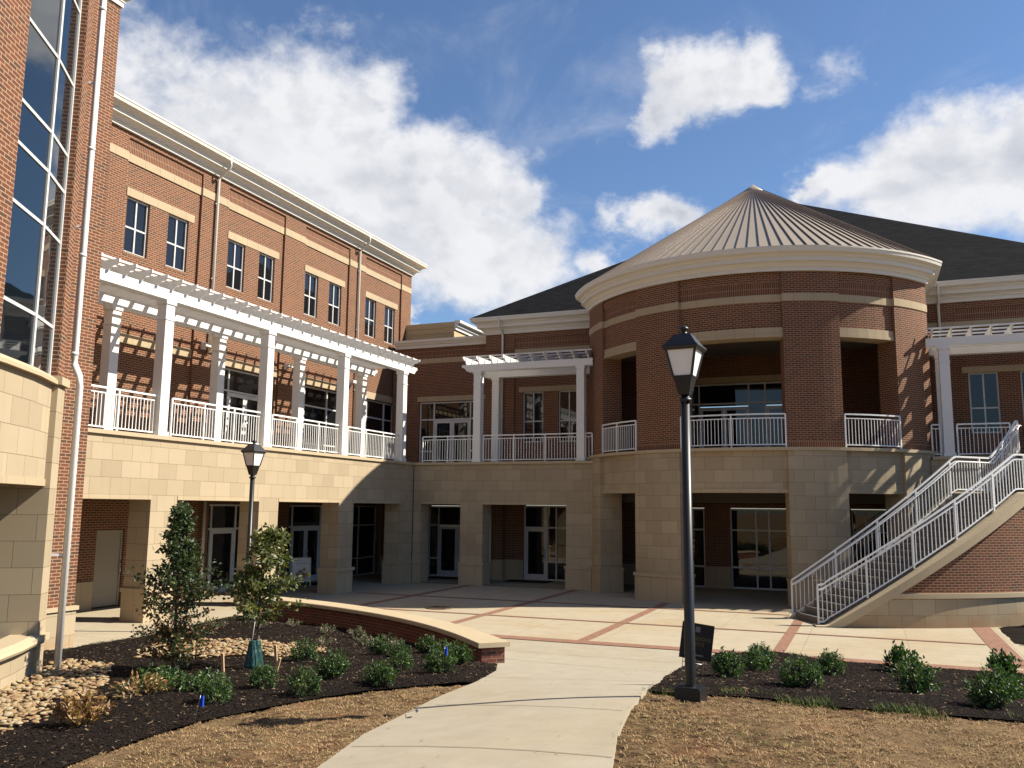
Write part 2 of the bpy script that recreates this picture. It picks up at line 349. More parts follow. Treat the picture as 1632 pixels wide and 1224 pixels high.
class MB:
    def __init__(s):
        s.bm = bmesh.new(); s.uv = s.bm.loops.layers.uv.new('UVMap')
    def face(s, pts, uvs=None, mi=0, smooth=False):
        vs = [s.bm.verts.new(p) for p in pts]
        f = s.bm.faces.new(vs); f.material_index = mi; f.smooth = smooth
        if uvs is None:
            n = (Vector(pts[1]) - Vector(pts[0])).cross(Vector(pts[2]) - Vector(pts[0]))
            if abs(n.z) > .7 * n.length: uvs = [(p[0], p[1]) for p in pts]
            else:
                t = Vector((-n.y, n.x)); t = t.normalized() if t.length > 1e-9 else Vector((1, 0))
                uvs = [(p[0] * t.x + p[1] * t.y, p[2]) for p in pts]
        for l, u in zip(f.loops, uvs): l[s.uv].uv = u
        return f
    def hexa(s, p, mi=0):
        # p: 8 points, bottom loop then top loop
        for a, b, c, d in ((0, 1, 5, 4), (1, 2, 6, 5), (2, 3, 7, 6), (3, 0, 4, 7), (4, 5, 6, 7), (3, 2, 1, 0)):
            s.face([p[a], p[b], p[c], p[d]], mi=mi)
    def box(s, x0, x1, y0, y1, z0, z1, mi=0, mw=None):
        p = [Vector(q) for q in ((x0, y0, z0), (x1, y0, z0), (x1, y1, z0), (x0, y1, z0), (x0, y0, z1), (x1, y0, z1), (x1, y1, z1), (x0, y1, z1))]
        if mw is not None: p = [mw @ q for q in p]
        s.hexa(p, mi)
    def bar(s, a, b, w, h, mi=0, upv=(0, 0, 1)):
        a, b = Vector(a), Vector(b); d = (b - a).normalized(); sd_ = d.cross(Vector(upv))
        if sd_.length < 1e-4: sd_ = d.cross(Vector((0, 1, 0)))
        sd_.normalize(); u = sd_.cross(d)
        o = [sd_ * (-w / 2) - u * h / 2, sd_ * (w / 2) - u * h / 2, sd_ * (w / 2) + u * h / 2, sd_ * (-w / 2) + u * h / 2]
        s.hexa([a + o[0], a + o[1], b + o[1], b + o[0], a + o[3], a + o[2], b + o[2], b + o[3]], mi)
    def fbox(s, f, u0, u1, z0, z1, d0, d1, mi=0):
        p = [f(u0, z0, d0), f(u1, z0, d0), f(u1, z0, d1), f(u0, z0, d1), f(u0, z1, d0), f(u1, z1, d0), f(u1, z1, d1), f(u0, z1, d1)]
        uv = {0: (u0, z0), 1: (u1, z0), 4: (u0, z1), 5: (u1, z1), 3: (u0, z0), 2: (u1, z0), 7: (u0, z1), 6: (u1, z1)}
        for ids in ((0, 1, 5, 4), (2, 3, 7, 6)): s.face([p[i] for i in ids], [uv[i] for i in ids], mi)
        for ids, uu in (((1, 2, 6, 5), [(d0, z0), (d1, z0), (d1, z1), (d0, z1)]), ((3, 0, 4, 7), [(d1, z0), (d0, z0), (d0, z1), (d1, z1)]),
                        ((4, 5, 6, 7), [(u0, d0), (u1, d0), (u1, d1), (u0, d1)]), ((3, 2, 1, 0), [(u0, d1), (u1, d1), (u1, d0), (u0, d0)])):
            s.face([p[i] for i in ids], uu, mi)
    def solid(s, f, u0, u1, z0, z1, holes=(), d0=0., d1=-.3, step=None, mi=0):
        us = {u0, u1}; zs = {z0, z1}
        for a, b, c, d in holes:
            us |= {max(a, u0), min(b, u1)}; zs |= {max(c, z0), min(d, z1)}
        us = sorted(us); zs = sorted(zs)
        if step:
            q = []
            for a, b in zip(us, us[1:]):
                n = max(1, math.ceil((b - a) / step)); q += [a + (b - a) * i / n for i in range(n)]
            us = q + [us[-1]]
        def full(i, j):
            if i < 0 or j < 0 or i >= len(us) - 1 or j >= len(zs) - 1: return False
            uc, zc = (us[i] + us[i + 1]) / 2, (zs[j] + zs[j + 1]) / 2
            return not any(a < uc < b and c < zc < d for a, b, c, d in holes)
        for i in range(len(us) - 1):
            for j in range(len(zs) - 1):
                if not full(i, j): continue
                a, b, c, d = us[i], us[i + 1], zs[j], zs[j + 1]
                s.face([f(a, c, d0), f(b, c, d0), f(b, d, d0), f(a, d, d0)], [(a, c), (b, c), (b, d), (a, d)], mi)
                s.face([f(b, c, d1), f(a, c, d1), f(a, d, d1), f(b, d, d1)], [(b, c), (a, c), (a, d), (b, d)], mi)
                if not full(i - 1, j): s.face([f(a, c, d1), f(a, c, d0), f(a, d, d0), f(a, d, d1)], [(a + d1, c), (a + d0, c), (a + d0, d), (a + d1, d)], mi)
                if not full(i + 1, j): s.face([f(b, c, d0), f(b, c, d1), f(b, d, d1), f(b, d, d0)], [(b - d0, c), (b - d1, c), (b - d1, d), (b - d0, d)], mi)
                if not full(i, j - 1): s.face([f(a, c, d1), f(b, c, d1), f(b, c, d0), f(a, c, d0)], [(a, c + d1), (b, c + d1), (b, c + d0), (a, c + d0)], mi)
                if not full(i, j + 1): s.face([f(a, d, d0), f(b, d, d0), f(b, d, d1), f(a, d, d1)], [(a, d - d0), (b, d - d0), (b, d - d1), (a, d - d1)], mi)
    def sweep(s, path, prof, mi=0, caps=True, smooth=False):
        """profile points (outward, z) carried along a plan polyline; outward is to the right of travel"""
        n = len(path); P = [Vector((p[0], p[1])) for p in path]; rows = []; L = 0; Ls = [0]
        for i in range(1, n): L += (P[i] - P[i - 1]).length; Ls.append(L)
        for i in range(n):
            a = (P[i] - P[i - 1]).normalized() if i else None; b = (P[i + 1] - P[i]).normalized() if i < n - 1 else None
            a = a or b; b = b or a
            na, nb = Vector((a.y, -a.x)), Vector((b.y, -b.x)); mm = (na + nb).normalized(); k = 1 / max(.3, mm.dot(na))
            rows.append([Vector((P[i].x + mm.x * o * k, P[i].y + mm.y * o * k, z)) for o, z in prof])
        pl = [0]
        for q in range(1, len(prof) + 1):
            a, b = prof[q - 1], prof[q % len(prof)]; pl.append(pl[-1] + math.hypot(a[0] - b[0], a[1] - b[1]))
        for i in range(n - 1):
            for q in range(len(prof)):
                r = (q + 1) % len(prof)
                s.face([rows[i][q], rows[i + 1][q], rows[i + 1][r], rows[i][r]], [(Ls[i], pl[q]), (Ls[i + 1], pl[q]), (Ls[i + 1], pl[q + 1]), (Ls[i], pl[q + 1])], mi, smooth)
        if caps:
            s.face(rows[0][::-1], mi=mi); s.face(rows[-1], mi=mi)
    def tube(s, pts, r, n=8, mi=0, caps=True):
        pts = [Vector(p) for p in pts]; rs = r if isinstance(r, (list, tuple)) else [r] * len(pts); rings = []
        for i, p in enumerate(pts):
            d = (pts[min(i + 1, len(pts) - 1)] - pts[max(i - 1, 0)]).normalized()
            a = d.cross(Vector((0, 0, 1)));
            if a.length < .05: a = d.cross(Vector((0, 1, 0)))
            a.normalize(); b = d.cross(a)
            rings.append([s.bm.verts.new(p + (a * math.cos(t * 2 * math.pi / n) + b * math.sin(t * 2 * math.pi / n)) * rs[i]) for t in range(n)])
        for i in range(len(rings) - 1):
            for t in range(n):
                f = s.bm.faces.new([rings[i][t], rings[i][(t + 1) % n], rings[i + 1][(t + 1) % n], rings[i + 1][t]]); f.smooth = True; f.material_index = mi
        if caps:
            for q in (rings[0][::-1], rings[-1]):
                f = s.bm.faces.new(q); f.material_index = mi
    def clusters(s):
        par = {}
        def find(a):
            while par[a] != a: par[a] = par[par[a]]; a = par[a]
            return a
        key = lambda v: (round(v.co.x, 2), round(v.co.y, 2), round(v.co.z, 2))
        for f in s.bm.faces:
            ks = [key(v) for v in f.verts]
            for k in ks: par.setdefault(k, k)
            for k in ks[1:]: par[find(k)] = find(ks[0])
        comp = {}
        for f in s.bm.faces: comp.setdefault(find(key(f.verts[0])), []).append(f)
        cl = []
        for fs in comp.values():
            cs = [v.co for f in fs for v in f.verts]
            cl.append([fs, [min(c[i] for c in cs) - .012 for i in range(3)], [max(c[i] for c in cs) + .012 for i in range(3)]])
        done = False
        while not done:
            done = True
            for i in range(len(cl)):
                for j in range(i + 1, len(cl)):
                    a, b = cl[i], cl[j]
                    if all(a[1][q] <= b[2][q] and b[1][q] <= a[2][q] for q in range(3)):
                        cl[i] = [a[0] + b[0], [min(a[1][q], b[1][q]) for q in range(3)], [max(a[2][q], b[2][q]) for q in range(3)]]; cl.pop(j); done = False; break
                if not done: break
        return [c[0] for c in cl]
    def build(s, name, mats, parent=None, loc=None):
        if name in SPLIT:
            cl = s.clusters()
            if len(cl) > 1:
                out = []
                for fs in cl:
                    q = MB()
                    for f in fs:
                        nf = q.face([v.co.copy() for v in f.verts], [l[s.uv].uv.copy() for l in f.loops], f.material_index, f.smooth)
                    out.append(q._build(name, mats, parent, loc))
                s.bm.free(); return out[0]
        return s._build(name, mats, parent, loc)
    def _build(s, name, mats, parent=None, loc=None):
        me = bpy.data.meshes.new(name)
        off = Vector(loc) if loc is not None else (parent_off(parent) if parent else Vector((0, 0, 0)))
        if off.length: bmesh.ops.translate(s.bm, verts=s.bm.verts, vec=-off)
        s.bm.to_mesh(me); s.bm.free()
        for m_ in (mats if isinstance(mats, (list, tuple)) else [mats]): me.materials.append(M[m_] if isinstance(m_, str) else m_)
        o = bpy.data.objects.new(name, me); col.objects.link(o)
        if parent: o.parent = parent
        elif loc is not None: o.location = off
        return o


def parent_off(o):
    v = Vector((0, 0, 0))
    while o: v += Vector(o.location); o = o.parent
    return v


def tag(o, label=None, cat=None, group=None, kind=None):
    for k, v in (('label', label), ('category', cat), ('group', group), ('kind', kind)):
        if v: o[k] = v
    return o


def thing(name, loc, label, cat, group=None, rz=0.):
    o = bpy.data.objects.new(name, None); col.objects.link(o); o.location = loc; o.rotation_euler.z = rz; o.empty_display_size = .3
    return tag(o, label, cat, group)


def copy_tree(o, parent=None):
    c = o.copy(); col.objects.link(c)
    if parent: c.parent = parent
    for ch in list(o.children): copy_tree(ch, c)
    return c


# ------------------------------------------------------------------ terrain
def interp(x, P):
    if x <= P[0][0]: return P[0][1]
    for (a, b), (c, d) in zip(P, P[1:]):
        if x <= c: return b + (d - b) * (x - a) / (c - a)
    return P[-1][1]


PY = [(-5, 1.36), (0, 1.30), (5, 1.15), (9.7, .93), (12.5, .60), (14.8, .30), (17, .09), (18.9, 0)]
PX = [(-16, .15), (-11.5, .29), (-6.1, .6), (-2.5, 1)]


def sm(x, P, w): return sum(interp(x + o * w, P) for o in (-1, -.5, 0, .5, 1)) / 5


def zg(x, y): return sm(y, PY, 1.) * sm(x, PX, 1.) if y < 20.4 else 0.


def bedz(x, y):
    z = .03 + .05 * noise.noise((x * .9, y * .9, 3)) + .018 * noise.noise((x * 6, y * 6, 1))
    z += .20 * math.exp(-((x + 13.2) ** 2 + (y - 16.6) ** 2) / 1.6) + .10 * math.exp(-((x + 12.5) ** 2 + (y - 14) ** 2) / 6.)
    z += .12 * math.exp(-((x + 1.75) ** 2 + (y - 18.3) ** 2) / .5)
    return max(.012, z)


def inpoly(x, y, P):
    c = False
    for i in range(len(P)):
        (x1, y1), (x2, y2) = P[i - 1], P[i]
        if (y1 > y) != (y2 > y) and x < (x2 - x1) * (y - y1) / (y2 - y1) + x1: c = not c
    return c


def edge_d(x, y, P):
    best = 9
    for i in range(len(P)):
        (x1, y1), (x2, y2) = P[i - 1], P[i]
        dx, dy = x2 - x1, y2 - y1; L = dx * dx + dy * dy
        t = max(0, min(1, ((x - x1) * dx + (y - y1) * dy) / L)) if L else 0
        best = min(best, math.hypot(x - x1 - t * dx, y - y1 - t * dy))
    return best


def sheet(name, poly, zf, m_, step=.5, skirt=0., kind='structure'):
    bm = bmesh.new(); vs = [bm.verts.new((x, y, 0)) for x, y in poly]; bm.faces.new(vs)
    bmesh.ops.triangulate(bm, faces=bm.faces[:])
    xs = [p[0] for p in poly]; ys = [p[1] for p in poly]
    for lo, hi, ax in ((min(xs), max(xs), 0), (min(ys), max(ys), 1)):
        k = math.ceil(lo / step) * step
        while k < hi:
            co_ = (k, 0, 0) if ax == 0 else (0, k, 0); no = (1, 0, 0) if ax == 0 else (0, 1, 0)
            bmesh.ops.bisect_plane(bm, geom=bm.verts[:] + bm.edges[:] + bm.faces[:], plane_co=co_, plane_no=no, dist=1e-5)
            k += step
    uv = bm.loops.layers.uv.new('UVMap')
    for v in bm.verts: v.co.z = zf(v.co.x, v.co.y)
    for f in bm.faces:
        f.smooth = not skirt
        if f.normal.z < 0: f.normal_flip()
        for l in f.loops: l[uv].uv = (l.vert.co.x, l.vert.co.y)
    if skirt:
        be = [e for e in bm.edges if e.is_boundary]
        ret = bmesh.ops.extrude_edge_only(bm, edges=be)
        for e in ret['geom']:
            if isinstance(e, bmesh.types.BMVert): e.co.z -= skirt
    me = bpy.data.meshes.new(name); bm.to_mesh(me); bm.free(); me.materials.append(M[m_])
    o = bpy.data.objects.new(name, me); col.objects.link(o); o['kind'] = kind
    return o


def gsm(x, y): return zg(x, y) - .16
BIG = [(-25, -8), (14, -8), (14, 36), (-25, 36)]
sheet('ground', BIG, gsm, 'lawn', 1.)
fr = MB()
for (a, b, c, d) in ((-600, -25, -600, 600), (14, 600, -600, 600), (-25, 14, 36, 600), (-25, 14, -600, -8)):
    fr.face([(a, c, -.2), (b, c, -.2), (b, d, -.2), (a, d, -.2)])
tag(fr.build('terrain', 'lawn'), kind='structure')

WALLC = [(-14.9, 19.35), (-13.6, 19.05), (-12.2, 18.62), (-10.8, 18.05), (-9.5, 17.38), (-8.3, 16.58), (-7.2, 15.65), (-6.3, 14.75)]
PATH_L = [(-1.5, -4), (-4.06, 6.05), (-4.49, 7.44), (-4.65, 8.46), (-4.93, 9.89), (-5.24, 11.59), (-5.75, 13.6), (-6.2, 14.7)]
PATH_R = [(-3.03, 18.75), (-3.30, 17.30), (-3.2, 15.6), (-3.05, 13.94), (-2.75, 12.2), (-2.55, 10.63), (-2.28, 8.70), (-2.08, 7.60), (-1.80, 6.41), (.3, -4)]
sheet('path', PATH_L + WALLC[::-1][1:5] + [(-10.2, 18.9), (-3.03, 18.9)] + PATH_R[1:], lambda x, y: zg(x, y) + (.0 if y < 18 else -.0), 'path', .5, .15)
PLZ = [(-20.6, 12.8), (-14.9, 12.9), (-14.55, 13.9), (-15.1, 15.8), (-15.7, 18.0), (-15.9, 19.6), (-14.6, 19.5)] + WALLC[1:4] + [(-10.2, 18.9), (2.75, 18.9), (2.75, 18.4), (14, 18.4), (14, 34.4), (-20.6, 34.4)]
sheet('plaza', [(x, y) for x, y in PLZ], lambda x, y: zg(x, y) + (.004 if y < 19.5 else 0), 'plaza', .8, .12)
bands = [(-14.2, 19.6, 31.0), (-9.96, 18.3, 30.9), (-6.05, 19.2, 28.0), (-1.88, 19.2, 25.4)]
for x, a, b in bands:
    sheet('brick_band', [(x - .125, a), (x + .125, a), (x + .125, b), (x - .125, b)], lambda x, y: zg(x, y) + .008, 'paver', 1.)
sheet('brick_band', [(2.3, 19.2), (2.74, 19.2), (2.74, 26.2), (2.3, 25.9)], lambda x, y: .008, 'paver', 1.)
for y, a, b in ((26.4, -16.4, -2.2), (22.62, -15.5, 2.29), (31.15, -16.6, -9.6), (23.4, 6, 6.1)):
    sheet('brick_band', [(a, y - .075), (b, y - .075), (b, y + .075), (a, y + .075)], lambda x, y: zg(x, y) + .012, 'paver', 1.)
sheet('brick_band', [(-9.9, 18.72), (2.74, 18.72), (2.74, 19.19), (-9.9, 19.19)], lambda x, y: zg(x, y) + .013, 'paver', .5)
for (a, b) in (((-4.26, 6.86), (-1.88, 6.71)), ((-4.6, 9.15), (-2.34, 8.75)), ((-5.45, 12.45), (-2.75, 12.0)), ((-6.4, 15.6), (-3.15, 14.6)), ((-2.95, 3.5), (-1.1, 3.3)), ((-7.2, 17.0), (-3.3, 16.6))):
    a, b = Vector(a), Vector(b); t = (b - a).normalized().orthogonal() * .007
    sheet('path_joint', [tuple(a + t), tuple(b + t), tuple(b - t), tuple(a - t)][::-1], lambda x, y: zg(x, y) + .005, 'joint', .5)

BED_L = [(-8.0, 4.2), (-6.69, 5.97), (-6.81, 6.49), (-6.95, 7.3), (-7.02, 8.02), (-6.88, 8.61), (-6.74, 9.25), (-6.55, 9.91), (-6.33, 10.56), (-5.90, 11.25), (-5.42, 11.75), (-5.24, 11.7),
         (-5.75, 13.6), (-6.2, 14.7)] + WALLC[::-1][1:] + [(-14.6, 19.4), (-15.85, 19.5), (-15.6, 17.9), (-15.0, 15.7), (-14.45, 13.8), (-14.7, 12.7), (-15.5, 10), (-12, 8), (-10, 4)]
BED_R = [(-2.62, 10.7), (-2.3, 10.55), (-1.90, 10.60), (-1.17, 10.75), (-.31, 10.45), (.61, 10.60), (1.38, 10.69), (6, 10.9), (6, 18.4), (2.74, 18.7), (-2.95, 18.7), (-3.28, 17.30), (-3.18, 15.6), (-3.03, 13.94), (-2.73, 12.2)]
BED_C = [(2.85, 22.75), (9, 22.75), (9, 28.2), (4.6, 28.2), (3.6, 27.1), (2.85, 26.2)]


def bedf(P):
    def f(x, y):
        e = min(1, edge_d(x, y, P) / .35)
        return zg(x, y) - .012 + (bedz(x, y) + .03) * e
    return f


def rough_poly(P, amp=.035, seg=.18):
    out = []
    for i in range(len(P)):
        a, b = Vector(P[i]), Vector(P[(i + 1) % len(P)]); L = (b - a).length; n = max(1, int(L / seg))
        for k in range(n):
            q = a + (b - a) * k / n; t = (b - a).normalized().orthogonal()
            q += t * amp * noise.noise((q.x * 4, q.y * 4, 0)) * 1.4; out.append((q.x, q.y))
    return out


BEDS = {}
for nme, P in (('mulch_bed', BED_L), ('mulch_bed', BED_R), ('mulch_bed', BED_C)):
    f = bedf(P); sheet(nme, rough_poly(P), f, 'mulch', .16 if P is not BED_C else .4); BEDS[id(P)] = f
bL, bR = BEDS[id(BED_L)], BEDS[id(BED_R)]


def lawnz(x, y): return zg(x, y) - .045 + .022 * noise.noise((x * 1.7, y * 1.7, 0)) + .034 * noise.noise((x * 6, y * 8, 2)) + .012 * noise.noise((x * 15, y * 19, 4))
LAWN_L = [(-9.5, -4), (-1.45, -4)] + [(x + .06, y) for x, y in PATH_L[1:6]] + [(-5.3, 11.8), (-5.8, 11.6), (-6.4, 10.8), (-6.8, 9.6), (-7.1, 8.6), (-7.2, 7.4), (-7.0, 6), (-9, 3.9)]
LAWN_R = [(x - .06, y) for x, y in PATH_R[5:]] + [(12, -4), (12, 11.2), (6, 11.1), (1.38, 10.9), (-.3, 10.7), (-1.2, 10.95), (-2.62, 10.85)]
sheet('lawn', LAWN_L, lawnz, 'lawn', .07)
sheet('lawn', LAWN_R, lawnz, 'lawn', .07)


# ------------------------------------------------------------------ openings, walls in plan frames
def fX(X0): return lambda u, z, d: Vector((X0 + d, u, z))          # wall facing +x, u = y
def fY(Y0): return lambda u, z, d: Vector((u, Y0 - d, z))          # wall facing -y, u = x
def fA(cx_, cy_, Rr): return lambda u, z, d: Vector((cx_ + (Rr + d) * math.cos(u / Rr), cy_ + (Rr + d) * math.sin(u / Rr), z))


def window(par, f, u0, u1, z0, z1, vs=(), hs=(), d=-.10, w=.055, name='window', gl='glass', sill=False):
    mb = MB(); th = .07
    mb.fbox(f, u0, u0 + w, z0, z1, d + .01, d - th); mb.fbox(f, u1 - w, u1, z0, z1, d + .01, d - th)
    mb.fbox(f, u0 + w, u1 - w, z1 - w, z1, d + .007, d - th); mb.fbox(f, u0 + w, u1 - w, z0, z0 + w, d + .007, d - th)
    for v in vs: mb.fbox(f, v - w / 2, v + w / 2, z0 + w, z1 - w, d + .004, d - th)
    for h in hs: mb.fbox(f, u0 + w, u1 - w, h - w / 2, h + w / 2, d, d - th)
    o = mb.build(name, 'frame', par)
    pm = MB(); pm.face([f(u0 + .01, z0 + .01, d - .03), f(u1 - .01, z0 + .01, d - .03), f(u1 - .01, z1 - .01, d - .03), f(u0 + .01, z1 - .01, d - .03)], [(u0, z0), (u1, z0), (u1, z1), (u0, z1)])
    pm.build('pane', gl, o)
    if sill:
        sm_ = MB(); sm_.fbox(f, u0 - .04, u1 + .04, z0 - .07, z0 - .002, d + .09, d); sm_.build('sill', 'soldier', o)
    return o


def door(par, f, u0, u1, z0, z1, d=-.07, hinge_left=True, solid_=False, matn='frame'):
    mb = MB(); w = .11
    if solid_:
        mb.fbox(f, u0 + .05, u1 - .05, z0 + .02, z1 - .05, d - .02, d - .06)
        mb.fbox(f, u0, u0 + .05, z0, z1, d + .01, d - .08); mb.fbox(f, u1 - .05, u1, z0, z1, d + .01, d - .08); mb.fbox(f, u0 + .05, u1 - .05, z1 - .05, z1, d + .006, d - .08)
        o = mb.build('door', matn, par)
    else:
        mb.fbox(f, u0 + .005, u0 + w, z0 + .01, z1 - .005, d, d - .05); mb.fbox(f, u1 - w, u1 - .005, z0 + .01, z1 - .005, d, d - .05)
        mb.fbox(f, u0 + w, u1 - w, z1 - .14, z1 - .005, d - .003, d - .05); mb.fbox(f, u0 + w, u1 - w, z0 + .01, z0 + .24, d - .003, d - .05)
        o = mb.build('door', 'frame', par)
        pm = MB(); pm.face([f(u0 + .08, z0 + .2, d - .025), f(u1 - .08, z0 + .2, d - .025), f(u1 - .08, z1 - .1, d - .025), f(u0 + .08, z1 - .1, d - .025)]); pm.build('pane', 'glass', o)
    uh = u1 - .06 if hinge_left else u0 + .06
    hb = MB(); hb.tube([f(uh, z0 + .92, d), f(uh, z0 + .92, d + .05), f(uh, z0 + 1.0, d + .07), f(uh, z0 + 1.18, d + .07), f(uh, z0 + 1.26, d + .05), f(uh, z0 + 1.26, d)], .012, 6)
    hb.build('handle', 'steel', o)
    return o


def storefront(par, f, u0, u1, z0, z1, vs, hs, doors=(), dtop=2.13, d=-.08, w=.06):
    """aluminium framed glazing with door leaves hung in it; glass only where there is no leaf"""
    mb = MB(); th = .08; zt = z0 + dtop
    for v in [u0, u1] + list(vs): mb.fbox(f, v - w / 2, v + w / 2, z0, z1, d + .012, d - th)
    cols_ = sorted([u0, u1] + list(vs))
    for a, b in zip(cols_, cols_[1:]):
        isdoor = any(a - .02 <= q[0] and q[1] <= b + .02 for q in doors)
        for h in [z0 + w / 2, z1 - w / 2] + list(hs):
            if isdoor and h < zt - .05: continue
            mb.fbox(f, a + w / 2, b - w / 2, h - w / 2, h + w / 2, d + .006, d - th)
    o = mb.build('window', 'frame', par)
    pm = MB()
    for a, b in zip(cols_, cols_[1:]):
        isdoor = any(a - .02 <= q[0] and q[1] <= b + .02 for q in doors)
        lo = zt if isdoor else z0
        pm.face([f(a, lo, d - .03), f(b, lo, d - .03), f(b, z1, d - .03), f(a, z1, d - .03)])
    pm.build('pane', 'glass', o)
    for a, b in doors:
        if b - a > 1.3:
            mid = (a + b) / 2; door(par, f, a + w / 2, mid, z0, zt - w / 2, d - .004, True); door(par, f, mid, b - w / 2, z0, zt - w / 2, d - .004, False)
        else: door(par, f, a + w / 2, b - w / 2, z0, zt - w / 2, d - .004, True)
    return o


def prof(z0, h, ov):
    """cornice profile: frieze board, cove, fascia, gutter"""
    q = [(0, 0), (.09, 0), (.09, .13), (.13, .13), (.16, .19), (.24, .25), (.33, .27), (.33, .40), (.37, .41), (.42, .47), (.52, .50), (.56, .53), (.58, .62), (.60, .64), (.60, .69), (.56, .70), (0, .70)]
    return [(a / .60 * ov, z0 + b / .70 * h) for a, b in q]


def downspout(par, x, y, ztop, zbot, out, ov, r=.05, zc=None):
    """pipe from the gutter, elbow back to the wall and down; out = outward unit vector"""
    o = Vector((out[0], out[1], 0)); mb = MB(); base = Vector((x, y, 0))
    p = lambda d, z: base + o * d + Vector((0, 0, z))
    mb.tube([p(ov - .02, ztop), p(ov - .02, ztop - .32), p(ov - .08, ztop - .42), p(.16, ztop - .62), p(.08, ztop - .74), p(.08, zbot)], r, 8)
    z = ztop - 1.6
    while z > zbot + .4:
        mb.box(-.075, .075, -.02, .02, -.02, .02, 0, Matrix.Translation(p(.06, z)) @ Matrix.Rotation(math.atan2(o.y, o.x) + math.pi / 2, 4, 'Z')); z -= 2.6
    return mb.build('downspout', 'cream', par)


# ------------------------------------------------------------------ west wing (three storeys, to the left)
W = thing('brick_wing', (-18.4, 25, 0), 'three storey brick wing with white cornice, paired windows and stone arcade, on the left', 'building')
ay = [13.5, 17.18, 18.09, 21.44, 22.36, 25.71, 26.62, 29.98]
fL = fX(-16.76)
mb = MB(); mb.solid(fL, 13.5, 30.93, 0, 4.57, [(ay[i], ay[i + 1], -1, 3.04) for i in (0, 2, 4, 6)], 0, -.70); mb.build('arcade_wall', 'stone', W)
mb = MB()
for a, b in ((17.18, 18.09), (21.44, 22.36), (25.71, 26.62)):
    mb.box(-17.52, -16.66, a - .06, b + .06, .74, .84); mb.box(-17.49, -16.73, a - .03, b + .03, 0, .74)
mb.box(-17.52, -16.71, 29.92, 30.90, .74, .84); mb.box(-17.49, -16.735, 29.95, 30.92, 0, .74)
mb.build('pier_base', 'cast', W)
mb = MB()
for a, b in ((13.5, 17.18), (18.09, 21.44), (22.36, 25.71), (26.62, 29.98)): mb.box(-17.44, -16.745, a + .001, b - .001, 3.042, 3.15)
mb.build('arcade_lintel', 'cast', W)
mb = MB(); mb.box(-17.5, -16.69, 13.5, 30.9, 4.572, 4.67); mb.build('ledge', 'cap', W)
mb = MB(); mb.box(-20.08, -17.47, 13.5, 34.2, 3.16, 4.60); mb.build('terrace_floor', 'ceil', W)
bays = [18.9 + 4.5 * k for k in range(4)]
fU = fX(-20.1)
holes = []
for b in bays:
    holes += [(b + .05, b + .95, 10.37, 12.08), (b + 1.73, b + 2.63, 10.37, 12.08)]
sf_up = [(23.46, 26.36), (27.95, 30.85), (32.45, 35.3)]
holes += [(a, b, 4.60, 7.62) for a, b in sf_up]
gd = [(23.26, 26.36), (27.6, 30.7), (31.5, 34.1)]
holes += [(a, b, -1, 2.98) for a, b in gd] + [(18.75, 19.75, -1, 2.2)]
mb = MB(); mb.solid(fU, 13.5, 36.40, 0, 13.83, holes, -.08, -.38)
pil = [(13.5, 18.8), (21.98, 23.28), (26.48, 27.78), (30.98, 32.28), (35.48, 36.42)]
for a, b in pil: mb.fbox(fU, a, b, 4.60, 13.12, 0, -.078); mb.fbox(fU, a, b, 13.38, 13.83, 0, -.078)
mb.fbox(fU, 13.5, 36.42, 13.831, 14.02, 0, -.38)
mb.build('wall', 'brick', W)
mb = MB()
for b in bays: mb.fbox(fU, b - .10, b + 3.08, 13.385, 13.828, -.05, -.078)
mb.build('soldier_course', 'soldier', W)
mb = MB()
for b in bays: mb.fbox(fU, b - .099, b + 3.079, 13.125, 13.38, -.045, -.078)
for a, b in pil: mb.fbox(fU, a, b + .001, 13.122, 13.379, .02, -.076)
mb.build('stone_band', 'cast', W)
for b in bays:
    mb = MB(); mb.fbox(fU, b, b + 2.85, 12.082, 12.34, -.055, -.2); mb.build('lintel', 'cast', W)
for a, b in [(18.85, 21.95)] + sf_up:
    mb = MB(); mb.fbox(fU, a - .08, b + .08, 7.622, 7.92, -.055, -.2); mb.build('lintel', 'cast', W)
for b in bays:
    for o_ in (.05, 1.73):
        window(W, fU, b + o_, b + o_ + .90, 10.37, 12.08, [b + o_ + .45], [11.16], -.16, .05, sill=True)
storefront(W, fU, 23.50, 26.32, 4.62, 7.60, [24.0, 25.85], [6.83, 5.35], [(24.0, 25.85)], 2.2, -.2)
storefront(W, fU, 27.99, 30.81, 4.62, 7.60, [28.4, 29.95], [6.83, 5.35], [], 2.2, -.2)
storefront(W, fU, 32.49, 35.26, 4.62, 7.60, [33.0, 34.5], [6.83, 5.35], [], 2.2, -.2)
storefront(W, fU, 23.30, 26.32, 0.01, 2.95, [23.52, 24.75, 25.0, 25.9], [2.13, .75], [(23.52, 24.75)], 2.13, -.2)
storefront(W, fU, 27.64, 30.66, 0.01, 2.95, [27.97, 29.85, 30.2], [2.13, .75], [(27.97, 29.85)], 2.13, -.2)
storefront(W, fU, 31.54, 34.06, 0.01, 2.95, [32.7], [2.13, .75], [], 2.13, -.2)
tag(door(W, fU, 18.76, 19.74, .03, 2.18, -.14, True, True, 'tandoor'), 'flush tan metal service door')
mb = MB()
for a, b in ((13.5, 18.7), (19.8, 23.22), (26.4, 27.56), (30.74, 31.46)): mb.fbox(fU, a, b, 0, .78, -.03, -.079)
mb.build('stone_base', 'cast', W)
mb = MB(); mb.sweep([(-20.1, 12.9), (-20.1, 36.42), (-29.5, 36.42)], prof(14.0, .66, .58)); mb.build('cornice', 'cream', W)
mb = MB(); mb.box(-29.6, -20.09, 13, 36.4, 14.05, 14.60); mb.build('roof', 'shingle', W)
mb = MB(); mb.box(-29.9, -20.49, 13.5, 36.38, 0, 14.04); mb.build('rear_wall', 'brick', W)
